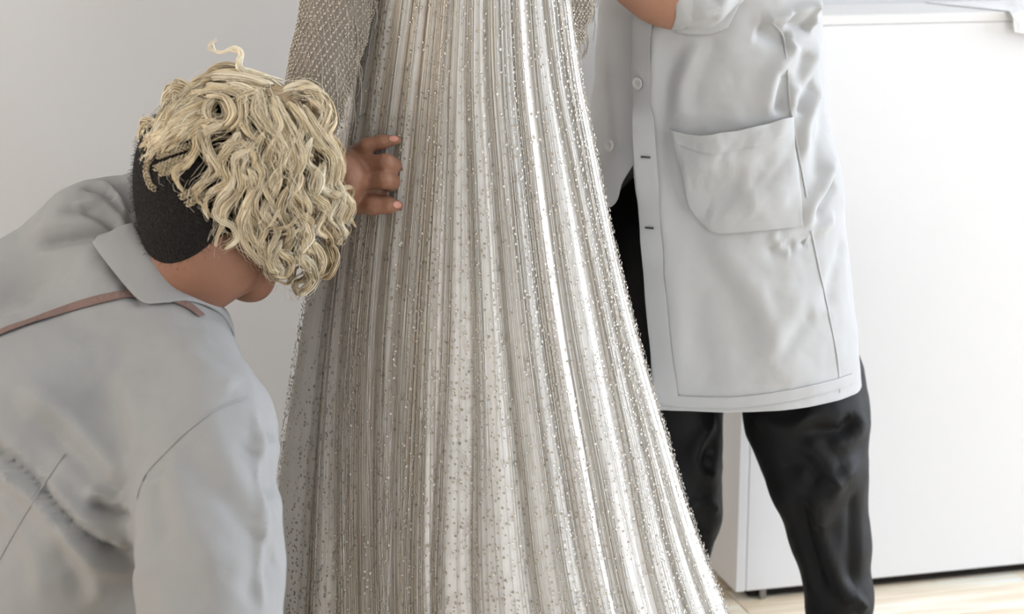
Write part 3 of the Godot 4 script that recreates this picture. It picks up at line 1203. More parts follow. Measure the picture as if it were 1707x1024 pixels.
func build_fitter() -> void:
	for q in [[638, 940, 1434, 0.165], [586, 942, 1430, 0.165], [516, 946, 1425, 0.163], [445, 950, 1418, 0.16], [375, 956, 1407, 0.157], [290, 968, 1401, 0.152], [220, 978, 1388, 0.146], [176, 983, 1378, 0.143], [110, 990, 1374, 0.14], [50, 997, 1371, 0.137], [0, 1001, 1368, 0.135], [-100, 1008, 1368, 0.135], [-200, 1014, 1366, 0.135]]:
		var l := on_z(q[1], q[0], FIT_Z)
		var r := on_z(q[2], q[0], FIT_Z)
		coat_rows.append([l.y, (l.x + r.x) / 2, (r.x - l.x) / 2, q[3]])
	var up: Array = coat_rows[-1]
	coat_rows.append([up[0] + 0.10, up[1], 0.165, 0.12])
	coat_rows.append([up[0] + 0.16, up[1], 0.115, 0.09])
	coat_rows.append([up[0] + 0.19, up[1] - 0.01, 0.07, 0.065])
	coat_rows.append([up[0] + 0.21, up[1] - 0.015, 0.062, 0.06])
	var base := Vector3(0.33, 0, FIT_Z)
	var g := thing("person", base, "person standing behind the gown in black trousers and a long white coat, sleeve rolled", "person")

	var hem: float = coat_rows[0][0]
	var top: float = coat_rows[-1][0]
	# angle of the buttonhole edge, and of the button edge that swings back below the last closed button
	var main_edge := []
	for q in [[1090, 672], [1083, 560], [1075, 470], [1066, 380], [1060, 320], [1055, 262], [1054, 200], [1052, 120], [1052, 40], [1056, -60], [1060, -200]]:
		var p := march(q[0], q[1], coat_field, 2.5, 3.4)
		main_edge.append([p.y, coat_angle(q[0], q[1])])
	main_edge.append([top, main_edge[-1][1]])
	var under_edge := []
	for q in [[main_edge[0][0], 3.6], [0.62, 3.35], [main_edge[3][0], 2.9]]:
		under_edge.append(q)
	for q in [[1010, 345], [1030, 305], [1057, 262], [1068, 200], [1080, 120], [1085, -60], [1090, -200]]:
		var p := march(q[0], q[1], coat_field, 2.5, 3.4)
		under_edge.append([p.y, coat_angle(q[0], q[1])])
	under_edge.append([top, under_edge[-1][1]])

	var folds := Folds.new()
	var fo := func(pts: Array, height: float, width: float) -> void:
		folds.add(cast_path(pts, coat_field, 2.5, 3.4, 4), height, width)
	# drag lines of the cloth
	fo.call([[1150, 60], [1110, 130], [1100, 260], [1120, 330], [1150, 400]], -0.010, 0.018)
	fo.call([[1170, 70], [1140, 140], [1135, 200]], 0.006, 0.016)
	fo.call([[1200, 60], [1165, 120], [1150, 190]], -0.006, 0.014)
	fo.call([[1095, 40], [1085, 120], [1085, 200]], 0.006, 0.014)
	fo.call([[1150, 360], [1175, 420], [1225, 500], [1260, 600]], -0.009, 0.024)
	fo.call([[1190, 400], [1230, 460], [1280, 540], [1290, 640]], 0.008, 0.022)
	fo.call([[1120, 420], [1130, 520], [1140, 640]], 0.006, 0.022)
	fo.call([[1165, 470], [1165, 560], [1185, 660]], -0.006, 0.02)
	fo.call([[1330, 470], [1310, 560], [1320, 650]], 0.005, 0.025)
	fo.call([[1360, 520], [1320, 560], [1290, 610]], -0.006, 0.016)
	fo.call([[1300, 395], [1290, 420], [1340, 402], [1375, 385]], -0.007, 0.010)
	fo.call([[1285, 390], [1300, 412], [1320, 420]], 0.006, 0.008)
	fo.call([[1340, 400], [1330, 405], [1372, 380], [1390, 360]], 0.008, 0.008)
	# side, below the arm
	fo.call([[1270, 38], [1300, 32], [1340, 14], [1362, 0]], 0.016, 0.010)
	fo.call([[1262, 45], [1290, 60], [1320, 70]], -0.014, 0.014)
	fo.call([[1310, 30], [1330, 42], [1352, 44]], -0.014, 0.009)
	fo.call([[1345, 8], [1352, 30], [1356, 45]], 0.010, 0.007)
	fo.call([[1325, 70], [1315, 90], [1290, 130], [1275, 190]], 0.011, 0.015)
	fo.call([[1308, 120], [1302, 150], [1300, 190]], -0.012, 0.012)
	fo.call([[1368, 75], [1345, 120], [1320, 160], [1322, 190]], 0.010, 0.014)
	fo.call([[1345, 85], [1335, 120], [1328, 150]], -0.008, 0.014)
	fo.call([[1372, 145], [1352, 180], [1340, 220], [1338, 270]], 0.012, 0.012)
	fo.call([[1360, 135], [1340, 165], [1332, 190]], -0.009, 0.010)
	fo.call([[1395, 260], [1372, 310], [1350, 350], [1345, 380]], 0.012, 0.013)
	fo.call([[1392, 300], [1380, 330], [1360, 360]], -0.010, 0.010)
	fo.call([[1380, 190], [1368, 240], [1362, 300]], -0.008, 0.016)
	fo.call([[1405, 400], [1390, 460], [1380, 520]], -0.006, 0.016)
	fo.call([[1010, 60], [1015, 150], [1020, 240]], 0.006, 0.014)
	fo.call([[1040, 50], [1040, 150], [1042, 240]], -0.005, 0.012)

	var nz := FastNoiseLite.new()
	nz.seed = 31
	nz.frequency = 7.0
	nz.fractal_octaves = 3
	var bag := Bag.new()
	var nr := 190
	var nc := 330
	for r in nr:
		var h := lerpf(hem, top, pow(r / float(nr - 1), 1.0))
		var t := coat_ring(h)
		var a0: float = table(main_edge, h)[0]
		var a1: float = table(under_edge, h)[0] - TAU
		for c in nc:
			var u := float(nc - 1 - c) / (nc - 1)
			# more columns on the near side than behind
			var uu := u * 0.62 if u < 0.6 else 0.372 + (u - 0.6) * 1.57
			var a := lerpf(a0, a1, uu)
			var inner := smoothstep(0.86, 0.95, uu) * 0.010
			bag.v.append(Vector3(t[0] + cos(a) * (t[1] - inner), h, FIT_Z + sin(a) * (t[2] - inner)))
	for r in nr - 1:
		for c in nc - 1:
			var a := r * nc + c
			bag.ix.append_array([a, a + 1, a + nc, a + 1, a + nc + 1, a + nc])
	var fine := FastNoiseLite.new()
	displace(bag, folds, nz, 0.006)
	# give the cloth its second side
	var rows := []
	for r in nr:
		rows.append(bag.v.slice(r * nc, r * nc + nc))
	part("coat", sheet(rows, false, 0.0012), M.coat, g)

	# hem band, placket, seams: strips of cloth lying on the coat
	var on_coat := func(p: Vector3) -> float: return coat_field(p) - folds.lift(p) - nz.get_noise_3dv(p) * 0.006
	part("hem_band", strip(cast_path([[1094, 664], [1150, 670], [1220, 671], [1300, 662], [1370, 647], [1420, 632]], on_coat, 2.5, 3.4, 8), 0.017, 0.0016, 0.001, on_coat), M.coat, g)
	part("placket", strip(cast_path([[1073, 20], [1072, 120], [1073, 200], [1076, 262], [1083, 340], [1088, 420], [1098, 540], [1112, 664]], on_coat, 2.5, 3.4, 10), 0.033, 0.002, 0.001, on_coat), M.coat, g)
	for q in [[[1285, 35], [1305, 60], [1312, 110], [1318, 180], [1330, 250], [1345, 330]], [[1352, 385], [1368, 460], [1385, 540], [1396, 600], [1400, 655]]]:
		part("seam", strip(cast_path(q, on_coat, 2.5, 3.4, 10), 0.0032, 0.001, 0.0005, on_coat), M.coat, g)
	# a big patch pocket that gapes at its top edge
	patch(g, [[1119, 214], [1150, 223], [1190, 222], [1250, 209], [1319, 191]], [[1150, 345], [1170, 370], [1196, 388], [1260, 385], [1338, 377]], on_coat, 0.020, "pocket")
	patch(g, [[1124, 8], [1150, 12], [1180, 10], [1208, 6], [1235, 0]], [[1130, 54], [1150, 57], [1175, 57], [1195, 53], [1212, 46]], on_coat, 0.003, "pocket")
	for q in [[1067, 138], [1021, 243]]:
		var p := march(q[0], q[1], on_coat, 2.5, 3.4)
		var b := part("button", button_mesh(), M.button, g)
		var n := slope(on_coat, p)
		b.transform = facing(n, p + n * 0.0062 - base)
	for q in [[1077, 262], [1085, 379]]:
		var p0 := march(q[0] - 7, q[1], on_coat, 2.5, 3.4)
		var p1 := march(q[0] + 7, q[1] + 1, on_coat, 2.5, 3.4)
		part("buttonhole", strip(PackedVector3Array([p0, (p0 + p1) / 2, p1]), 0.0028, 0.0052, 0.0006, on_coat), M.hole, g)

	var sf := Field.new()
	sf.k = 0.014
	sf.chain([at(1345, -300, 3.10), at(1275, -130, 2.92), at(1200, -30, 2.80), at(1162, -6, 2.755)], [0.068, 0.057, 0.048, 0.042])
	sf.bone(at(1185, -14, 2.77), at(1164, -5, 2.752), 0.042, 0.041)
	sf.chain([at(1045, -290, 3.12), at(1005, -130, 3.14), at(985, -70, 3.10)], [0.07, 0.055, 0.05])
	var sb := Bag.new()
	nets(sf, 0.006, sb)
	var sfold := Folds.new()
	for q in [[[1160, 20], [1185, 18], [1225, -20]], [[1150, -30], [1185, -10], [1200, 10]], [[1190, 35], [1215, 8], [1250, -10]], [[1170, -60], [1200, -30], [1240, -20]]]:
		sfold.add(cast_path(q, sf.d, 2.5, 3.3, 4), 0.006 if rng.randf() < 0.5 else -0.006, 0.009)
	displace(sb, sfold, nz, 0.006)
	part("sleeve", bag_mesh(sb), M.coat, g)
	var cuff := Bag.new()
	var rim := PackedVector3Array()
	var cd := (at(1116, -1, 2.75) - at(1166, -4, 2.755)).normalized()
	var rows2 := []
	for k in 7:
		var row := PackedVector3Array()
		var c := at(1116, -2, 2.75).lerp(at(1164, -5, 2.755), k / 6.0)
		var s := cd.cross(Vector3.BACK).normalized()
		var u := cd.cross(s)
		for j in 40:
			var w := TAU * j / 40
			var rr := 0.0445 + 0.002 * sin(w * 3.0 + k * 0.4) + (0.003 if k > 0 and k < 6 else 0.0)
			row.append(c + (s * cos(w) + u * sin(w)) * rr)
		rows2.append(row)
	part("cuff", sheet(rows2, true, 0.002), M.coat, g)

	# trousers
	var tf := Field.new()
	tf.k = 0.016
	var hip := at(1225, 430, 3.16)
	tf.bone(at(1130, 400, 3.10), at(1270, 400, 3.14), 0.10, 0.095)
	tf.bone(at(1105, 400, 3.08), at(1112, 560, 3.10), 0.105, 0.09)
	tf.chain([at(1118, 520, 3.12), at(1122, 690, 3.13), at(1127, 780, 3.13), at(1126, 850, 3.14), at(1116, 960, 3.17), at(1112, 1105, 3.20)], [0.085, 0.069, 0.062, 0.064, 0.053, 0.048])
	tf.chain([at(1290, 480, 3.12), at(1340, 640, 3.08), at(1346, 700, 3.07), at(1362, 790, 3.06), at(1384, 900, 3.08), at(1399, 990, 3.09), at(1400, 1080, 3.11)], [0.09, 0.086, 0.088, 0.070, 0.054, 0.041, 0.046])
	tf.bone(at(1399, 1025, 3.09), at(1400, 1082, 3.10), 0.038, 0.046)
	var tb := Bag.new()
	nets(tf, 0.0075, tb)
	var tfold := Folds.new()
	for q in [[[[1420, 692], [1412, 715], [1390, 722], [1330, 712]], -0.010, 0.012], [[[1436, 690], [1430, 718], [1410, 735], [1380, 745]], 0.007, 0.014], [[[1340, 735], [1372, 770], [1392, 800], [1440, 770]], 0.008, 0.016],
		[[[1300, 780], [1345, 775], [1370, 810]], -0.008, 0.016], [[[1360, 820], [1362, 860], [1385, 940], [1420, 1010]], 0.012, 0.013], [[[1400, 800], [1380, 830], [1370, 880]], 0.008, 0.02],
		[[[1340, 830], [1345, 900], [1375, 990]], -0.009, 0.016], [[[1425, 820], [1420, 900], [1418, 980]], -0.006, 0.014], [[[1420, 990], [1432, 1005], [1446, 1015]], 0.008, 0.008],
		[[[1195, 700], [1160, 740], [1165, 780], [1195, 800]], 0.008, 0.014], [[[1190, 745], [1170, 770], [1185, 790]], -0.008, 0.012], [[[1140, 850], [1175, 840], [1198, 850]], 0.006, 0.010], [[[1150, 880], [1170, 900], [1180, 930]], -0.006, 0.012],
		[[[1260, 690], [1300, 715], [1360, 700]], 0.006, 0.014]]:
		tfold.add(cast_path(q[0], tf.d, 2.7, 3.4, 4), q[1] * 1.35, q[2] * 0.9)
	displace(tb, tfold, nz, 0.006)
	part("trousers", bag_mesh(tb), M.trousers, g)

	# the body under the clothes
	var bf := Field.new()
	bf.k = 0.016
	bf.chain([at(1130, -20, 2.755), at(1098, -23, 2.75), at(1055, -52, 2.74), at(985, -110, 2.74)], [0.036, 0.0375, 0.035, 0.027])
	bf.chain([at(1330, -280, 3.10), at(1240, -100, 2.86), at(1140, -10, 2.755)], [0.05, 0.045, 0.042])
	bf.chain([at(1045, -280, 3.12), at(995, -100, 3.12), at(930, -170, 2.95)], [0.05, 0.04, 0.03])
	var c0: Array = coat_rows[-4]
	var cx: float = c0[1]
	bf.chain([Vector3(cx, 0.75, FIT_Z), Vector3(cx, 1.05, FIT_Z), Vector3(cx, 1.3, FIT_Z)], [0.10, 0.095, 0.105])
	bf.bone(Vector3(cx - 0.14, 1.38, FIT_Z), Vector3(cx + 0.14, 1.38, FIT_Z), 0.05, 0.05)
	bf.chain([Vector3(cx, 1.38, FIT_Z), Vector3(cx - 0.02, 1.56, FIT_Z + 0.01)], [0.06, 0.05])
	head_bones(bf, Vector3(cx - 0.035, 1.66, FIT_Z + 0.02), Vector3(-0.8, -0.25, 0.45).normalized(), Vector3(-0.2, 0.97, 0.1).normalized(), 1.0)
	var bb := Bag.new()
	nets(bf, 0.008, bb)
	hand(bb, at(985, -110, 2.74), (at(950, -150, 2.73) - at(985, -110, 2.74)).normalized(), Vector3.BACK, Vector3(-0.3, -0.8, 0).normalized(), 1.0)
	hand(bb, at(930, -170, 2.95), (at(900, -200, 2.93) - at(930, -170, 2.95)).normalized(), Vector3.BACK, Vector3(-0.3, -0.8, 0).normalized(), 1.0)
	part("body", bag_mesh(bb), M.fair_skin, g)
	hair_cap(g, Vector3(cx - 0.035, 1.66, FIT_Z + 0.02), Vector3(-0.8, -0.25, 0.45).normalized(), Vector3(-0.2, 0.97, 0.1).normalized())
	for q in [[at(1112, 1135, 3.20), Vector3(-0.55, 0, 0.83)], [at(1400, 1128, 3.11), Vector3(-0.45, 0, 0.9)]]:
		var s: Vector3 = q[0]
		part("shoe", shoe(Vector3(s.x, 0, s.z), (q[1] as Vector3).normalized()), M.shoe, g)

func shoe(heel: Vector3, d: Vector3) -> ArrayMesh:
	var f := Field.new()
	f.k = 0.01
	var s := d.cross(Vector3.UP)
	var p := heel - d * 0.05
	f.bone(p + Vector3.UP * 0.045, p + d * 0.02 + Vector3.UP * 0.085, 0.036, 0.036)
	f.bone(p + Vector3.UP * 0.034, p + d * 0.16 + Vector3.UP * 0.034, 0.032, 0.034)
	f.bone(p + d * 0.05 + Vector3.UP * 0.07, p + d * 0.17 + Vector3.UP * 0.036, 0.036, 0.03)
	f.bone(p + d * 0.15 + s * 0.008 + Vector3.UP * 0.03, p + d * 0.225 + Vector3.UP * 0.026, 0.035, 0.024)
	var b := Bag.new()
	nets(f, 0.007, b)
	for i in b.v.size():
		if b.v[i].y < 0.003:
			b.v[i].y = 0.003
	return bag_mesh(b)

func patch(g: Node, upper: Array, lower: Array, field: Callable, gape: float, called: String) -> void:
	var a := cast_path(upper, field, 2.5, 3.4, 8)
	var rows := []
	var flat_u := []
	var flat_l := []
	for q in upper:
		flat_u.append(Vector3(q[0], q[1], 0))
	for q in lower:
		flat_l.append(Vector3(q[0], q[1], 0))
	var pu := spline(flat_u, 10)
	var pl := spline(flat_l, 10)
	var nz := FastNoiseLite.new()
	nz.seed = 12
	nz.frequency = 0.012
	var n := 34
	for r in n:
		var v := 1.0 - r / float(n - 1)   # from the bottom up
		var row := PackedVector3Array()
		for c in pu.size():
			var q := pu[c].lerp(pl[c], v)
			var u := c / float(pu.size() - 1)
			var p := march(q.x, q.y, field, 2.5, 3.4)
			var nn := slope(field, p)
			var edge := minf(minf(u, 1.0 - u) * 8.0, 1.0) * minf((1.0 - v) * 6.0, 1.0)
			var open := gape * pow(1.0 - v, 2.0) * sin(PI * u) + 0.010 * edge * (gape / 0.02) * (0.5 + nz.get_noise_2d(q.x, q.y * 0.6) + 0.5 * sin((q.x * 0.5 + q.y) * 0.06))
			row.append(p + nn * (0.0045 + maxf(open, 0.0)))
		row.reverse()
		rows.append(row)
	var o := part(called, sheet(rows, false, 0.0012), M.coat, g)
	# the turned band along its upper edge
	var hem := []
	for r in range(n - 7, n):
		var row := PackedVector3Array()
		for p in (rows[r] as PackedVector3Array):
			row.append(p + Vector3(0, 0, 0.0013))
		hem.append(row)
	var band := part(called + "_hem", sheet(hem, false, 0.0008), M.coat, o)

func button_mesh() -> ArrayMesh:
	var v := PackedVector3Array()
	var ix := PackedInt32Array()
	var prof := [[0.0004, 0.0006], [0.0045, 0.0006], [0.0058, 0.0016], [0.0078, 0.0022], [0.0088, 0.0014], [0.0088, 0.0], [0.0078, -0.0008]]
	for q in prof:
		for k in 24:
			var a := TAU * k / 24
			v.append(Vector3(cos(a) * q[0], sin(a) * q[0], q[1]))
	for r in prof.size() - 1:
		for k in 24:
			var a := r * 24 + k
			var b := r * 24 + (k + 1) % 24
			ix.append_array([a, a + 24, b, b, a + 24, b + 24])
	var bag := Bag.new()
	bag.v = v
	bag.ix = ix
	for s in [[-1, -1], [1, -1], [-1, 1], [1, 1]]:
		var c := Vector3(s[0] * 0.0016, s[1] * 0.0016, 0.0009)
		tube(bag, PackedVector3Array([c - Vector3(0.0008, 0, 0), c + Vector3(0, 0, 0.0005), c + Vector3(0.0008, 0, 0)]), 0.0005, 5, 1.0)
	return bag_mesh(bag)

# skull, jaw, nose, brow, lips and ears round a centre, looking along f
func head_bones(b: Field, c: Vector3, f: Vector3, up: Vector3, s: float) -> void:
	var r := f.cross(up).normalized()
	b.bone(c - f * 0.022 * s + up * 0.008 * s, c + f * 0.022 * s + up * 0.012 * s, 0.088 * s, 0.080 * s, r, 1.14)
	b.bone(c - f * 0.03 * s - up * 0.03 * s, c + f * 0.03 * s - up * 0.02 * s, 0.070 * s, 0.066 * s, r, 1.1)
	b.bone(c + f * 0.052 * s - up * 0.035 * s, c + f * 0.060 * s - up * 0.085 * s, 0.046 * s, 0.036 * s)
	for k: int in [-1, 1]:
		b.bone(c + f * 0.008 * s - up * 0.062 * s + r * k * 0.05 * s, c + f * 0.068 * s - up * 0.110 * s + r * k * 0.012 * s, 0.022 * s, 0.020 * s)
		b.bone(c + f * 0.072 * s - up * 0.035 * s + r * k * 0.036 * s, c + f * 0.055 * s - up * 0.045 * s + r * k * 0.052 * s, 0.019 * s, 0.016 * s)
		b.bone(c + f * 0.092 * s - up * 0.004 * s + r * k * 0.012 * s, c + f * 0.080 * s - up * 0.003 * s + r * k * 0.045 * s, 0.008 * s, 0.007 * s)
		# ear: a rim and a lobe
		var e := c + r * k * 0.079 * s - up * 0.045 * s - f * 0.004 * s
		b.bone(e - up * 0.026 * s + f * 0.006 * s, e + up * 0.0 * s - f * 0.012 * s, 0.0085 * s, 0.0075 * s)
		b.bone(e - f * 0.012 * s, e + up * 0.026 * s - f * 0.012 * s + r * k * 0.006 * s, 0.0065 * s, 0.0065 * s)
		b.bone(e + up * 0.026 * s - f * 0.012 * s + r * k * 0.006 * s, e + up * 0.03 * s + f * 0.006 * s, 0.0065 * s, 0.005 * s)
		b.bone(e - up * 0.03 * s + f * 0.004 * s, e - up * 0.022 * s + f * 0.006 * s, 0.009 * s, 0.009 * s)
	b.bone(c + f * 0.098 * s - up * 0.012 * s, c + f * 0.114 * s - up * 0.048 * s, 0.009 * s, 0.0115 * s)
	b.bone(c + f * 0.098 * s - up * 0.052 * s - r * 0.012 * s, c + f * 0.098 * s - up * 0.052 * s + r * 0.012 * s, 0.0085 * s, 0.0085 * s)
	b.bone(c + f * 0.093 * s - up * 0.074 * s - r * 0.016 * s, c + f * 0.093 * s - up * 0.074 * s + r * 0.016 * s, 0.0085 * s, 0.0085 * s)
	b.bone(c + f * 0.090 * s - up * 0.086 * s - r * 0.013 * s, c + f * 0.090 * s - up * 0.086 * s + r * 0.013 * s, 0.009 * s, 0.009 * s)
	b.bone(c + f * 0.075 * s - up * 0.112 * s, c + f * 0.082 * s - up * 0.108 * s, 0.019 * s, 0.016 * s)

func hair_cap(g: Node, c: Vector3, f: Vector3, up: Vector3) -> void:
	var h := Field.new()
	h.k = 0.012
	h.bone(c - f * 0.026 + up * 0.014, c + f * 0.012 + up * 0.022, 0.094, 0.084, f.cross(up), 1.1)
	h.bone(c - f * 0.045 - up * 0.03, c - f * 0.045 + up * 0.02, 0.068, 0.075)
	var b := Bag.new()
	nets(h, 0.009, b)
	part("hair", bag_mesh(b), M.scalp, g)

# ---------------------------------------------------------------- the seamstress stooping in front

var head_field: Field
var head_c: Vector3
var head_f: Vector3
var head_up: Vector3
var hair_c: Vector3
var neck_c: Vector3
var neck_n: Vector3
var neck_e: Vector3
const HAIR_R := 0.132

# the surface of the mass of curls along a line of sight
func curl_depth(px: float, py: float, layer: float) -> float:
	var r := ray(px, py)
	var o := Vector3(0, EYE, 0) - hair_c
	var rad := HAIR_R * layer
	var b := o.dot(r) / r.length_squared()
	var q := b * b - (o.length_squared() - rad * rad) / r.length_squared()
	var d := -b - (sqrt(q) if q > 0.0 else 0.0)
	var t := march_t(px, py, head_field.d, 2.2, 2.6)
	return minf(d, t - 0.010)

func build_seamstress() -> void:
	var base := at(-60, 1000, 2.42)
	base.y = 0.0
	var g := thing("person", base, "person with blonde curls stooping with back turned in a white coat, hand on skirt", "person")
	head_c = at(367, 303, 2.42)
	head_f = Vector3(0.55, -0.3, -0.78).normalized()
	head_up = (Vector3(0.1, 0.95, -0.3) - head_f * Vector3(0.1, 0.95, -0.3).dot(head_f)).normalized()
	hair_c = at(452, 288, 2.42)
	neck_c = at(282, 459, 2.43)
	neck_n = Vector3(0.80, 0.56, -0.22).normalized()
	neck_e = (Vector3(0.57, -0.82, 0) - neck_n * Vector3(0.57, -0.82, 0).dot(neck_n)).normalized()
	head_field = Field.new()
	head_field.k = 0.007
	head_bones(head_field, head_c, head_f, head_up, 1.06)
	seam_coat(g)
	seam_body(g)
	seam_hair(g)

func seam_coat(g: Node3D) -> void:
	var f := Field.new()
	f.k = 0.02
	# yoke, back, flanks, hips
	f.chain([at(342, 716, 2.28), at(278, 604, 2.38), at(215, 520, 2.46), at(166, 405, 2.53)], [0.064, 0.058, 0.052, 0.060])
	f.bone(neck_c - neck_n * 0.066, at(220, 560, 2.44), 0.063, 0.075)
	f.bone(neck_c - neck_n * 0.072 + neck_e * 0.02, at(305, 630, 2.37), 0.052, 0.054)
	f.chain([at(235, 580, 2.45), at(80, 720, 2.40), at(-130, 980, 2.44)], [0.095, 0.14, 0.165])
	f.chain([at(318, 720, 2.33), at(180, 860, 2.33), at(40, 1060, 2.36)], [0.085, 0.115, 0.14])
	f.chain([at(140, 430, 2.54), at(-10, 560, 2.54), at(-190, 800, 2.54)], [0.066, 0.10, 0.13])
	f.chain([at(-130, 960, 2.44), at(-110, 1120, 2.46)], [0.17, 0.19])
	# near sleeve, bent at an elbow below the frame
	f.chain([at(346, 728, 2.27), at(350, 850, 2.19), at(350, 960, 2.14), at(352, 1090, 2.11)], [0.068, 0.069, 0.067, 0.062])
	f.chain([at(352, 1090, 2.11), at(520, 1180, 2.22)], [0.062, 0.045])
	# far sleeve, reaching round behind the head
	f.chain([at(168, 402, 2.53), at(250, 376, 2.62), at(380, 388, 2.72)], [0.067, 0.062, 0.055])
	f.chain([at(380, 385, 2.72), at(450, 350, 2.62), at(510, 318, 2.53)], [0.052, 0.045, 0.038])
	var b := Bag.new()
	nets(f, 0.0052, b)
	var folds := Folds.new()
	for q in [[[[30, 640], [100, 690], [165, 765], [205, 812]], 0.012, 0.018], [[[60, 690], [130, 760], [195, 830], [208, 845]], -0.010, 0.014],
		[[[-20, 740], [35, 785], [72, 818], [141, 892], [225, 945]], -0.020, 0.0075], [[[-10, 770], [40, 810], [70, 845], [130, 910], [215, 962]], 0.016, 0.016], [[[75, 800], [120, 850], [180, 895], [215, 915]], 0.012, 0.012],
		[[[150, 838], [180, 852], [215, 864]], -0.014, 0.007], [[[140, 815], [180, 832], [212, 842]], 0.010, 0.010], [[[170, 905], [195, 917], [222, 926]], -0.007, 0.008],
		[[[0, 640], [60, 740], [70, 790]], -0.006, 0.022], [[[-30, 830], [20, 860], [60, 930], [70, 1010]], 0.007, 0.014], [[[90, 860], [120, 920], [130, 1010]], -0.006, 0.014], [[[100, 870], [150, 930], [170, 1010]], 0.006, 0.012], [[[40, 830], [90, 880], [110, 950]], -0.005, 0.010], [[[150, 640], [190, 700], [215, 770]], -0.005, 0.016], [[[240, 800], [262, 770], [300, 752], [350, 740]], -0.004, 0.010], [[[236, 820], [262, 800], [330, 800]], 0.004, 0.010], [[[260, 560], [270, 620], [300, 680], [290, 740]], -0.004, 0.022], [[[200, 620], [225, 700], [232, 780]], 0.008, 0.018], [[[300, 570], [350, 620], [390, 650]], 0.004, 0.02],
		[[[0, 620], [110, 590], [200, 600]], 0.003, 0.03],
		# near sleeve
		[[[426, 672], [430, 760], [434, 848], [437, 960], [440, 1020]], 0.006, 0.007], [[[300, 740], [345, 800], [420, 880]], -0.005, 0.02], [[[270, 770], [265, 830], [285, 900]], -0.006, 0.014], [[[285, 760], [300, 850], [380, 950]], 0.005, 0.022],
		[[[330, 700], [390, 790], [440, 870]], 0.004, 0.02], [[[462, 745], [440, 752], [425, 765]], 0.006, 0.014], [[[468, 800], [448, 805], [430, 800]], -0.009, 0.016], [[[468, 870], [448, 880], [430, 900]], 0.006, 0.017],
		[[[465, 930], [445, 950], [400, 1000]], -0.006, 0.016], [[[250, 880], [290, 960], [330, 1020]], -0.004, 0.02],
		# far shoulder and sleeve
		[[[60, 412], [110, 400], [165, 388], [192, 396]], -0.012, 0.0065], [[[50, 392], [110, 372], [160, 372], [195, 385]], 0.007, 0.010], [[[100, 352], [140, 350], [175, 368], [198, 392]], -0.008, 0.006], [[[125, 340], [170, 338], [200, 365], [208, 388]], 0.008, 0.006],
		[[[140, 312], [175, 318], [190, 330]], -0.010, 0.0055], [[[165, 304], [195, 325], [212, 370]], 0.009, 0.0055], [[[180, 300], [212, 330], [222, 360]], -0.009, 0.0055], [[[205, 296], [225, 320], [232, 345]], 0.007, 0.007], [[[70, 372], [110, 352], [140, 345]], 0.005, 0.012],
		[[[170, 385], [185, 420], [225, 480]], -0.006, 0.012], [[[205, 470], [222, 490], [240, 510]], -0.005, 0.008]]:
		folds.add(cast_path(q[0], f.d, 1.9, 2.9, 5), q[1], q[2])
	var nz := FastNoiseLite.new()
	nz.seed = 17
	nz.frequency = 7.0
	nz.fractal_octaves = 3
	displace(b, folds, nz, 0.007)
	part("coat", bag_mesh(b), M.shaded_coat, g)
	var on := func(p: Vector3) -> float: return f.d(p) - folds.lift(p) - nz.get_noise_3dv(p) * 0.007
	for q in [[[414, 662], [360, 683], [318, 715], [285, 745], [244, 790], [228, 832]], [[107, 757], [88, 785], [70, 813], [40, 860], [4, 923], [-20, 970]]]:
		part("seam", strip(cast_path(q, on, 1.9, 2.9, 10), 0.0024, 0.0004, 0.0004, on), M.shaded_coat, g)
	# the strap of an apron across the back
	part("apron_strap", strip(cast_path([[-250, 700], [-160, 640], [-70, 592], [0, 557], [60, 535], [140, 508], [200, 494], [240, 492], [280, 499], [312, 511], [336, 529]], on, 1.9, 2.9, 10), 0.0118, 0.0022, 0.0012, on), M.strap, g, "dusty pink apron strap")
	# collar: a stand round the neck that folds over and lies on the yoke; it opens at the throat
	var e2 := neck_n.cross(neck_e)
	var rows := []
	var prof := [[-0.042, 0.090], [-0.034, 0.0895], [-0.024, 0.0875], [-0.012, 0.086], [-0.004, 0.0825], [0.001, 0.0795], [0.002, 0.0765], [-0.001, 0.0735], [-0.012, 0.072], [-0.026, 0.071], [-0.04, 0.071]]
	for q in prof:
		var row := PackedVector3Array()
		for i in 81:
			var w := -PI * 0.86 + TAU * 0.86 * i / 80.0
			# the leaf is deepest at the sides and points of the collar
			var drop: float = q[0] * (1.06 - 0.14 * sin(w))
			var wob := 0.0022 * sin(w * 5.0 + 1.0) * clampf(-q[0] / 0.03, 0.0, 1.0)
			row.append(neck_c + neck_n * drop + (neck_e * sin(w) - e2 * cos(w)) * (q[1] + wob))
		rows.append(row)
	# the leaf rests on the yoke: ease it outward wherever the coat would rise through it
	for r in 7:
		var row: PackedVector3Array = rows[r]
		var push := PackedVector3Array()
		for p in row:
			push.append(clear_of(p, on, 0.004 + 0.0005 * r) - p)
		for k in 8:
			var e := push.duplicate()
			for i in push.size():
				var m := (push[maxi(i - 1, 0)] + push[i] + push[mini(i + 1, push.size() - 1)]) / 3.0
				e[i] = m if m.length() > push[i].length() else push[i].lerp(m, 0.5)
			push = e
		for i in row.size():
			row[i] += push[i]
		rows[r] = row
	part("collar", sheet(rows, false, 0.0012), M.shaded_coat, g)
	# trousers, folded legs
	var tf := Field.new()
	tf.k = 0.03
	var hip := at(-110, 1080, 2.45)
	for s: int in [-1, 1]:
		var side := Vector3(0.62, 0, 0.5).normalized() * s * 0.11
		var h0 := hip + side
		var knee := Vector3(h0.x + 0.30, 0.075, h0.z - 0.24) + side * 0.3
		var foot := Vector3(h0.x - 0.06, 0.065, h0.z + 0.03) + side * 0.3
		tf.bone(h0, knee, 0.10, 0.07)
		tf.bone(knee, foot, 0.066, 0.05)
	var tb := Bag.new()
	nets(tf, 0.012, tb)
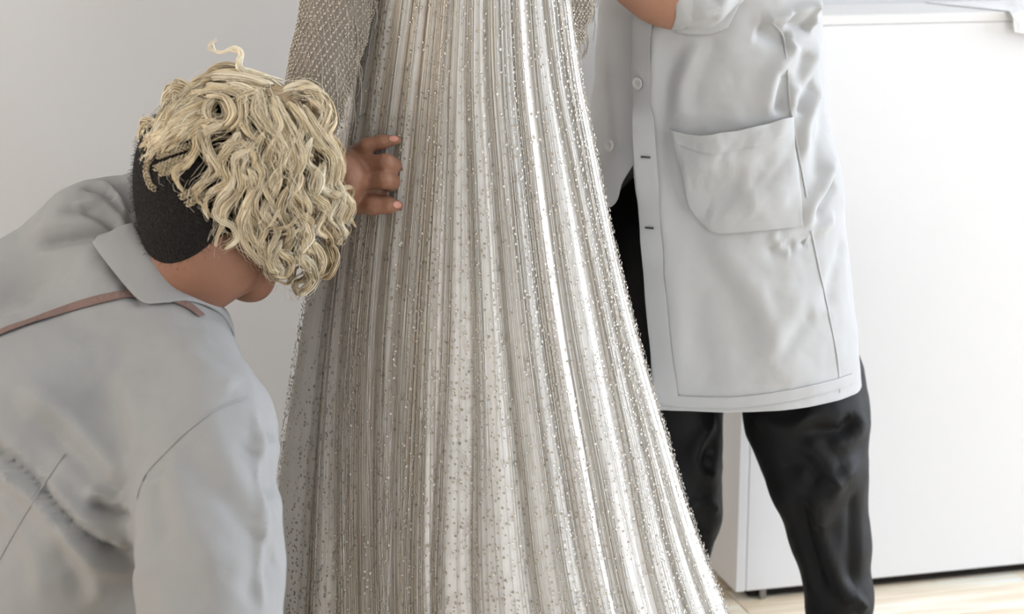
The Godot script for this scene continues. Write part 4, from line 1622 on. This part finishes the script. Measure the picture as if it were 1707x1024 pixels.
	for i in tb.v.size():
		tb.v[i].y = maxf(tb.v[i].y, 0.003)
	part("trousers", bag_mesh(tb), M.trousers, g)
	for s: int in [-1, 1]:
		var side := Vector3(0.62, 0, 0.5).normalized() * s * 0.11
		var h0 := hip + side * 1.3
		part("shoe", shoe(Vector3(h0.x - 0.12, 0, h0.z + 0.06), Vector3(-0.78, 0, 0.62)), M.shoe, g)

# moves a point towards the viewer's side until it clears a surface
func clear_of(p: Vector3, field: Callable, gap: float) -> Vector3:
	for i in 12:
		var d: float = field.call(p)
		if d >= gap:
			break
		p += slope(field, p) * (gap - d) * 0.8
	return p

func seam_body(g: Node3D) -> void:
	var bag := Bag.new()
	nets(head_field, 0.004, bag)
	var neck := Field.new()
	neck.k = 0.014
	neck.chain([head_c - head_f * 0.028 - head_up * 0.05, head_c - head_f * 0.02 - head_up * 0.09, neck_c - neck_n * 0.01, neck_c - neck_n * 0.06], [0.062, 0.057, 0.056, 0.040])
	neck.bone(head_c - head_f * 0.0 - head_up * 0.075, head_c + head_f * 0.055 - head_up * 0.095, 0.05, 0.036)
	neck.bone(head_c + head_f * 0.015 - head_up * 0.10, neck_c + neck_e * 0.02 - neck_n * 0.02, 0.030, 0.045)
	nets(neck, 0.005, bag)
	var tf := Field.new()
	tf.k = 0.02
	tf.chain([neck_c - neck_n * 0.07, at(235, 590, 2.47), at(80, 740, 2.43), at(-120, 1000, 2.46)], [0.034, 0.045, 0.085, 0.10])
	tf.chain([at(350, 715, 2.28), at(255, 585, 2.42), at(172, 410, 2.54)], [0.03, 0.045, 0.04])
	tf.chain([at(352, 715, 2.27), at(352, 1080, 2.12), at(560, 1195, 2.27)], [0.042, 0.038, 0.026])
	tf.chain([at(172, 402, 2.54), at(380, 388, 2.72), at(500, 322, 2.55), at(552, 300, 2.485)], [0.042, 0.036, 0.033, 0.026])
	nets(tf, 0.009, bag)
	# the far hand on the skirt: thumb below, little finger on top and held straight, the others curled into the cloth
	var hf := Field.new()
	hf.k = 0.0022
	var gd := func(px: float, py: float) -> float: return march_t(px, py, gown_field, 2.2, 3.0)
	var h := func(px: float, py: float, off: float) -> Vector3: return at(px, py, gd.call(px, py) + off)
	hf.chain([at(535, 306, 2.505), at(560, 301, 2.475), at(578, 296, 2.462)], [0.026, 0.026, 0.026])
	for q in [[590, 262, -0.026, 0.0115], [598, 277, -0.032, 0.012], [603, 299, -0.034, 0.0125], [600, 320, -0.028, 0.011], [596, 338, -0.024, 0.0135]]:
		hf.bone(at(568, lerpf(298, q[1], 0.4), 2.466), h.call(q[0], q[1], q[2]), 0.021, q[3])
	hf.bone(at(572, 282, 2.462), h.call(598, 290, -0.030), 0.020, 0.014)
	hf.bone(at(572, 315, 2.464), h.call(596, 325, -0.026), 0.022, 0.014)
	hf.chain([h.call(588, 258, -0.026), h.call(612, 243, -0.028), h.call(638, 236.5, -0.018), h.call(662, 233.5, -0.011)], [0.0112, 0.0096, 0.0086, 0.0058])
	hf.chain([h.call(598, 274, -0.032), h.call(643, 270, -0.030), h.call(656, 276, -0.013), h.call(648, 282, 0.004)], [0.0115, 0.0102, 0.0096, 0.0085])
	hf.chain([h.call(602, 300, -0.034), h.call(641, 299.5, -0.031), h.call(653, 304, -0.013), h.call(645, 307, 0.004)], [0.0122, 0.0106, 0.0098, 0.0085])
	hf.chain([h.call(602, 318, -0.022), h.call(628, 318, -0.008), h.call(640, 320, 0.004)], [0.010, 0.0085, 0.008])
	hf.chain([h.call(592, 337, -0.025), h.call(622, 342, -0.026), h.call(648, 342, -0.016), h.call(665, 343, -0.009)], [0.0152, 0.0120, 0.0104, 0.0056])
	nets(hf, 0.0027, bag)
	# the near hand, below the frame
	hand(bag, at(560, 1195, 2.27), Vector3(0.7, -0.2, -0.65).normalized(), Vector3.UP, Vector3(0.1, -0.9, -0.3).normalized(), 0.95)
	part("body", bag_mesh(bag), M.skin, g)
	for q in [[656, 231.5, 0.0042, Vector3(1, 0.06, 0.15)], [662, 341.5, 0.0048, Vector3(1, 0.0, 0.2)]]:
		var sph := SphereMesh.new()
		sph.radius = 0.5
		sph.height = 1.0
		sph.radial_segments = 14
		sph.rings = 8
		var t := march_t(q[0], q[1], hf.d, 2.2, 2.7)
		var p := at(q[0], q[1], t)
		var n := slope(hf.d, p)
		var d := ((q[3] as Vector3) - n * n.dot(q[3])).normalized()
		var nail := part("nail", sph, M.nail, g)
		nail.transform = Transform3D(Basis(d * 0.013, n * 0.003, d.cross(n) * q[2] * 2.0), p + n * 0.0002 - base_of(g))
	for s: int in [-1, 1]:
		var eye := SphereMesh.new()
		eye.radius = 0.0125
		eye.height = 0.025
		part("eye", eye, M.eye, g).position = head_c + head_f * 0.079 - head_up * 0.018 + head_f.cross(head_up) * s * 0.033 - base_of(g)

func base_of(g: Node) -> Vector3:
	return g.get_meta("base")

func lock(bag: Bag, path: PackedVector3Array, thick: float, strands: int, tone: Color, fine := 0.00055) -> void:
	var n := path.size()
	var ph := rng.randf() * TAU
	var sides := PackedVector3Array()
	var ups := PackedVector3Array()
	var side := Vector3.ZERO
	for i in n:
		var d := (path[mini(i + 1, n - 1)] - path[maxi(i - 1, 0)]).normalized()
		if i == 0:
			side = d.cross(Vector3.BACK if absf(d.z) < 0.9 else Vector3.UP).normalized()
		else:
			side = (side - d * side.dot(d)).normalized()
		sides.append(side)
		ups.append(d.cross(side))
	for j in strands:
		var w := TAU * j * 0.618 + rng.randf() * 0.3
		var rad := thick * sqrt((j + 0.5) / strands)
		var p := PackedVector3Array()
		var stop := n - rng.randi_range(0, maxi(n / 10, 1))
		var fray := rng.randfn(0.0, 0.12)
		for i in stop:
			var f := float(i) / (n - 1)
			var r := rad * (0.7 + 0.4 * sin(PI * minf(f * 1.3, 1.0))) * lerpf(1.0, 0.4, f * f * f) * smoothstep(-0.05, 0.12, f)
			var a := w + f * 1.6 + ph + fray * sin(f * 9.0)
			p.append(path[i] + (sides[i] * cos(a) + ups[i] * sin(a) * 0.7) * r)
		var k := rng.randf_range(0.82, 1.12)
		tube(bag, p, rng.randf_range(fine, fine * 1.6), 3, 0.5, Color(tone.r * k, tone.g * k, tone.b * k * rng.randf_range(0.95, 1.03)), true)

func curl(px_path: Array, layer: float, spread: float, swing := 1.0) -> PackedVector3Array:
	var flat := []
	var shift := Vector2(rng.randfn(-0.6 * spread, spread), rng.randfn(0.3 * spread, spread)) * 0.8
	for q in px_path:
		flat.append(Vector3(q[0] + shift.x + rng.randfn(0, spread * 0.22), q[1] + shift.y + rng.randfn(0, spread * 0.22), 0))
	var line := spline(flat, 8)
	var ds := PackedFloat32Array()
	for q in line:
		ds.append(curl_depth(q.x, q.y, layer))
	for r in 6:
		var e := ds.duplicate()
		for i in ds.size():
			e[i] = (ds[maxi(i - 2, 0)] + ds[maxi(i - 1, 0)] + ds[i] + ds[mini(i + 1, ds.size() - 1)] + ds[mini(i + 2, ds.size() - 1)]) / 5.0
		ds = e
	var out := PackedVector3Array()
	for i in line.size():
		out.append(at(line[i].x, line[i].y, ds[i]))
	# a curl is a coil: it winds to and fro in depth as well
	var ph := rng.randf() * TAU
	var l := 0.0
	for i in range(1, out.size()):
		l += out[i].distance_to(out[i - 1])
		out[i].z += 0.005 * swing * sin(l * 95.0 + ph)
	return out

func seam_hair(g: Node3D) -> void:
	var bag := Bag.new()
	var tones := [Color(0.78, 0.65, 0.45), Color(0.86, 0.745, 0.545), Color(0.68, 0.545, 0.36), Color(0.90, 0.81, 0.635), Color(0.82, 0.70, 0.50)]
	var under := [Color(0.56, 0.42, 0.25), Color(0.64, 0.50, 0.32)]  # darker tones paint the shade between curls into the lower locks
	var guides := [
		[[440, 150], [400, 146], [350, 150], [315, 165], [300, 195], [298, 222]], [[455, 140], [410, 130], [360, 128], [318, 145], [288, 178], [280, 205]], [[400, 130], [375, 120], [350, 126], [330, 142]],
		[[345, 158], [378, 165], [390, 190], [372, 212], [340, 210], [318, 200]], [[430, 150], [400, 165], [402, 195], [385, 215]], [[360, 160], [345, 180], [352, 200], [380, 205]], [[330, 160], [300, 180], [285, 205], [270, 225]],
		[[310, 160], [285, 180], [275, 210], [262, 235], [250, 240]], [[300, 195], [270, 205], [248, 206], [244, 228], [252, 248]], [[295, 205], [272, 222], [250, 232], [241, 252]], [[320, 200], [290, 215], [262, 238], [245, 258]],
		[[315, 150], [292, 146], [283, 165], [290, 180]], [[340, 150], [300, 168], [272, 195], [258, 225], [268, 242]], [[345, 170], [310, 190], [280, 222], [262, 246]], [[350, 185], [325, 205], [300, 228], [278, 240]], [[330, 150], [290, 172], [262, 200], [246, 222]], [[425, 180], [405, 200], [418, 225], [440, 240]],
		[[359, 199], [326, 212], [329, 246], [312, 270], [292, 286], [296, 305], [304, 318]], [[365, 204], [338, 226], [355, 268], [343, 297], [325, 316], [328, 332], [338, 342]], [[372, 206], [345, 222], [348, 250], [366, 285], [340, 305], [330, 325]],
		[[420, 242], [384, 246], [369, 274], [381, 302], [352, 321], [343, 340], [353, 364]], [[428, 246], [394, 262], [389, 302], [366, 335], [363, 359], [388, 378], [396, 398], [378, 414], [361, 420]], [[425, 240], [400, 275], [404, 310], [376, 345], [372, 370], [362, 395], [360, 420]],
		[[406, 288], [418, 321], [404, 365], [407, 400], [432, 434], [438, 442]], [[415, 280], [428, 310], [412, 345], [416, 385], [440, 412]], [[430, 148], [428, 190], [463, 228], [478, 265], [454, 302], [468, 340], [448, 378]],
		[[436, 150], [440, 195], [472, 236], [470, 275], [444, 312], [456, 345], [430, 372]], [[453, 162], [472, 218], [492, 265], [482, 302], [506, 340], [488, 372], [444, 384]], [[460, 160], [484, 210], [505, 262], [494, 300], [516, 345], [500, 380], [470, 392]],
		[[500, 180], [528, 237], [556, 265], [548, 315], [579, 331], [568, 366], [581, 392]], [[505, 175], [540, 228], [562, 270], [560, 312], [586, 338], [576, 372]], [[505, 152], [538, 162], [556, 199], [547, 228], [571, 272], [568, 303]], [[490, 150], [525, 150], [546, 180], [540, 215], [563, 250], [574, 290]],
		[[470, 150], [510, 142], [535, 165], [530, 190]], [[500, 359], [519, 394], [502, 420], [524, 448], [522, 474], [502, 490], [496, 472], [518, 458]], [[495, 350], [512, 390], [498, 425], [516, 455], [526, 470]], [[523, 400], [538, 436], [528, 462], [512, 470]],
		[[462, 415], [486, 436], [477, 460], [453, 456]], [[470, 400], [456, 430], [470, 452], [462, 470]], [[440, 400], [446, 430], [460, 452], [478, 448]], [[420, 330], [410, 370], [428, 408], [446, 428]], [[440, 300], [424, 340], [440, 380], [430, 415], [448, 440]],
		[[455, 320], [440, 352], [462, 385], [450, 420], [468, 440]], [[480, 310], [466, 350], [486, 385], [474, 415], [490, 432]], [[505, 300], [492, 345], [518, 372], [506, 405], [525, 425]], [[530, 280], [520, 320], [545, 345], [530, 380], [545, 398]],
		[[540, 270], [535, 310], [558, 330], [550, 362], [566, 385]], [[520, 230], [510, 270], [535, 300], [525, 335], [548, 360]], [[490, 230], [480, 270], [500, 300], [488, 330], [510, 360]], [[460, 230], [448, 265], [465, 300], [452, 335], [470, 365]],
		[[440, 220], [425, 260], [438, 290], [420, 320]], [[400, 220], [392, 240], [410, 262], [402, 290]], [[372, 246], [400, 240], [425, 262], [410, 300]], [[515, 165], [545, 190], [538, 220], [560, 245], [556, 275]], [[480, 170], [505, 200], [500, 235], [522, 262]],
		[[450, 175], [465, 205], [455, 235], [475, 262]], [[560, 300], [572, 330], [560, 360], [575, 385], [568, 396]], [[380, 140], [415, 150], [440, 175], [445, 205]], [[345, 145], [385, 150], [412, 175], [405, 205]]]
	for q in guides:
		lock(bag, curl(q, 1.03, 0.0), 0.0052, 28, tones[rng.randi_range(0, 4)])
		lock(bag, curl(q, 0.97, 5.0), 0.0040, 18, tones[rng.randi_range(0, 4)])
	# the fullness beneath: locks that spring from the crown and wave down to the ends
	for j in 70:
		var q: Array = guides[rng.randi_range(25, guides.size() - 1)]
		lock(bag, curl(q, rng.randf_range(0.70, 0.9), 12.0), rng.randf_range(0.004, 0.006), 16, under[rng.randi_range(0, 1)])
	for j in 120:
		var q: Array = guides[rng.randi_range(0, 16)]
		lock(bag, curl(q, rng.randf_range(0.82, 0.96), 7.0), rng.randf_range(0.0035, 0.005), 16, tones[rng.randi_range(0, 4)])
	# loose hairs
	for j in 520:
		var q: Array = guides[rng.randi_range(0, guides.size() - 1)]
		lock(bag, curl(q, rng.randf_range(0.97, 1.10), 10.0, 2.0), 0.002, 1, Color(0.84, 0.75, 0.58), 0.00022)
	# the roots, close to the crown
	var roots := Field.new()
	roots.k = 0.015
	roots.bone(at(455, 270, 2.44), at(425, 220, 2.44), 0.075, 0.06)
	roots.bone(at(425, 220, 2.44), at(340, 192, 2.43), 0.06, 0.034)
	var rb := Bag.new()
	nets(roots, 0.007, rb)
	var off := bag.v.size()
	bag.v.append_array(rb.v)
	for i in rb.ix:
		bag.ix.append(i + off)
	for i in rb.v.size():
		bag.col.append(Color(0.40, 0.29, 0.17))
	# the tuft that stands up from the crown
	for k in 3:
		var tuft := []
		for q in [[470, 138, 2.37], [440, 126, 2.36], [412, 122, 2.36], [398, 108, 2.355], [401, 88, 2.36], [388, 82, 2.365], [366, 90, 2.37], [347, 78, 2.37], [358, 62, 2.37]]:
			tuft.append(at(q[0] + rng.randfn(0, 2.0 + k), q[1] + rng.randfn(0, 2.0 + k), q[2]))
		lock(bag, spline(tuft, 7), 0.0035 - 0.0008 * k, 14, tones[3])
	part("hair", bag_mesh(bag), M.hair, g, "blonde curls falling from the crown")
	# shaved hair: a dark nap over the back of the head, standing a little off the skin
	var hf := Field.new()
	hf.k = 0.007
	var s := 1.06
	var r := head_f.cross(head_up).normalized()
	var c := head_c
	hf.bone(c - head_f * 0.024 * s + head_up * 0.008 * s, c + head_f * 0.018 * s + head_up * 0.013 * s, 0.0905 * s, 0.081 * s, r, 1.14)
	hf.bone(c - head_f * 0.033 * s - head_up * 0.033 * s, c + head_f * 0.0 * s - head_up * 0.02 * s, 0.0725 * s, 0.068 * s, r, 1.08)
	hf.bone(c - head_f * 0.047 * s - head_up * 0.07 * s, c - head_f * 0.04 * s - head_up * 0.04 * s, 0.050 * s, 0.060 * s)
	var cap := Bag.new()
	nets(hf, 0.0045, cap)
	part("shaved_hair", bag_mesh(cap), M.scalp, g, "dark hair shaved close at the back")
	var hairs := []
	var cn := normals_of(cap.v, cap.ix)
	for j in 14000:
		var i := rng.randi_range(0, cap.v.size() - 1)
		var n := cn[i]
		if n.z < -0.5:
			continue
		var p := cap.v[i] + Vector3(rng.randfn(0, 0.0022), rng.randfn(0, 0.0022), rng.randfn(0, 0.0022))
		var d := (n + Vector3(rng.randfn(0, 0.45), rng.randfn(-0.25, 0.45), rng.randfn(0, 0.45))).normalized()
		hairs.append(Transform3D(Basis(d.cross(Vector3.UP).normalized(), d, d.cross(d.cross(Vector3.UP)).normalized()).scaled(Vector3.ONE * rng.randf_range(0.6, 1.2)), p))
	var bristle := CylinderMesh.new()
	bristle.top_radius = 0.00008
	bristle.bottom_radius = 0.00028
	bristle.height = 0.006
	bristle.radial_segments = 3
	bristle.rings = 0
	scatter("stubble", bristle, M.stubble, hairs, g, "")
	# braids plaited flat to the head
	var braids := Bag.new()
	for q in [[[262, 262], [290, 252], [316, 244], [330, 238]], [[258, 282], [285, 272], [312, 262], [336, 250]], [[266, 290], [300, 280], [322, 266]], [[250, 262], [246, 285], [252, 308], [262, 316]], [[285, 276], [294, 290], [302, 284]], [[310, 342], [330, 330], [350, 318], [366, 306]], [[300, 330], [322, 318], [345, 302], [360, 288]], [[340, 262], [356, 280], [372, 300]]]:
		var path := cast_path(q, hf.d, 2.2, 2.6, 12)
		for strand in 3:
			var p := PackedVector3Array()
			var l := 0.0
			for i in path.size():
				if i:
					l += path[i].distance_to(path[i - 1])
				var d := (path[mini(i + 1, path.size() - 1)] - path[maxi(i - 1, 0)]).normalized()
				var n := slope(hf.d, path[i])
				var side := d.cross(n)
				var a := l * 420.0 + strand * TAU / 3.0
				p.append(path[i] + side * 0.0034 * sin(a) + n * (0.0022 + 0.0016 * sin(2.0 * a)))
			lock(braids, p, 0.0016, 7, Color(0.46, 0.38, 0.26))
	part("braid", bag_mesh(braids), M.hair, g, "thin blonde braids plaited flat to the shaved hair")
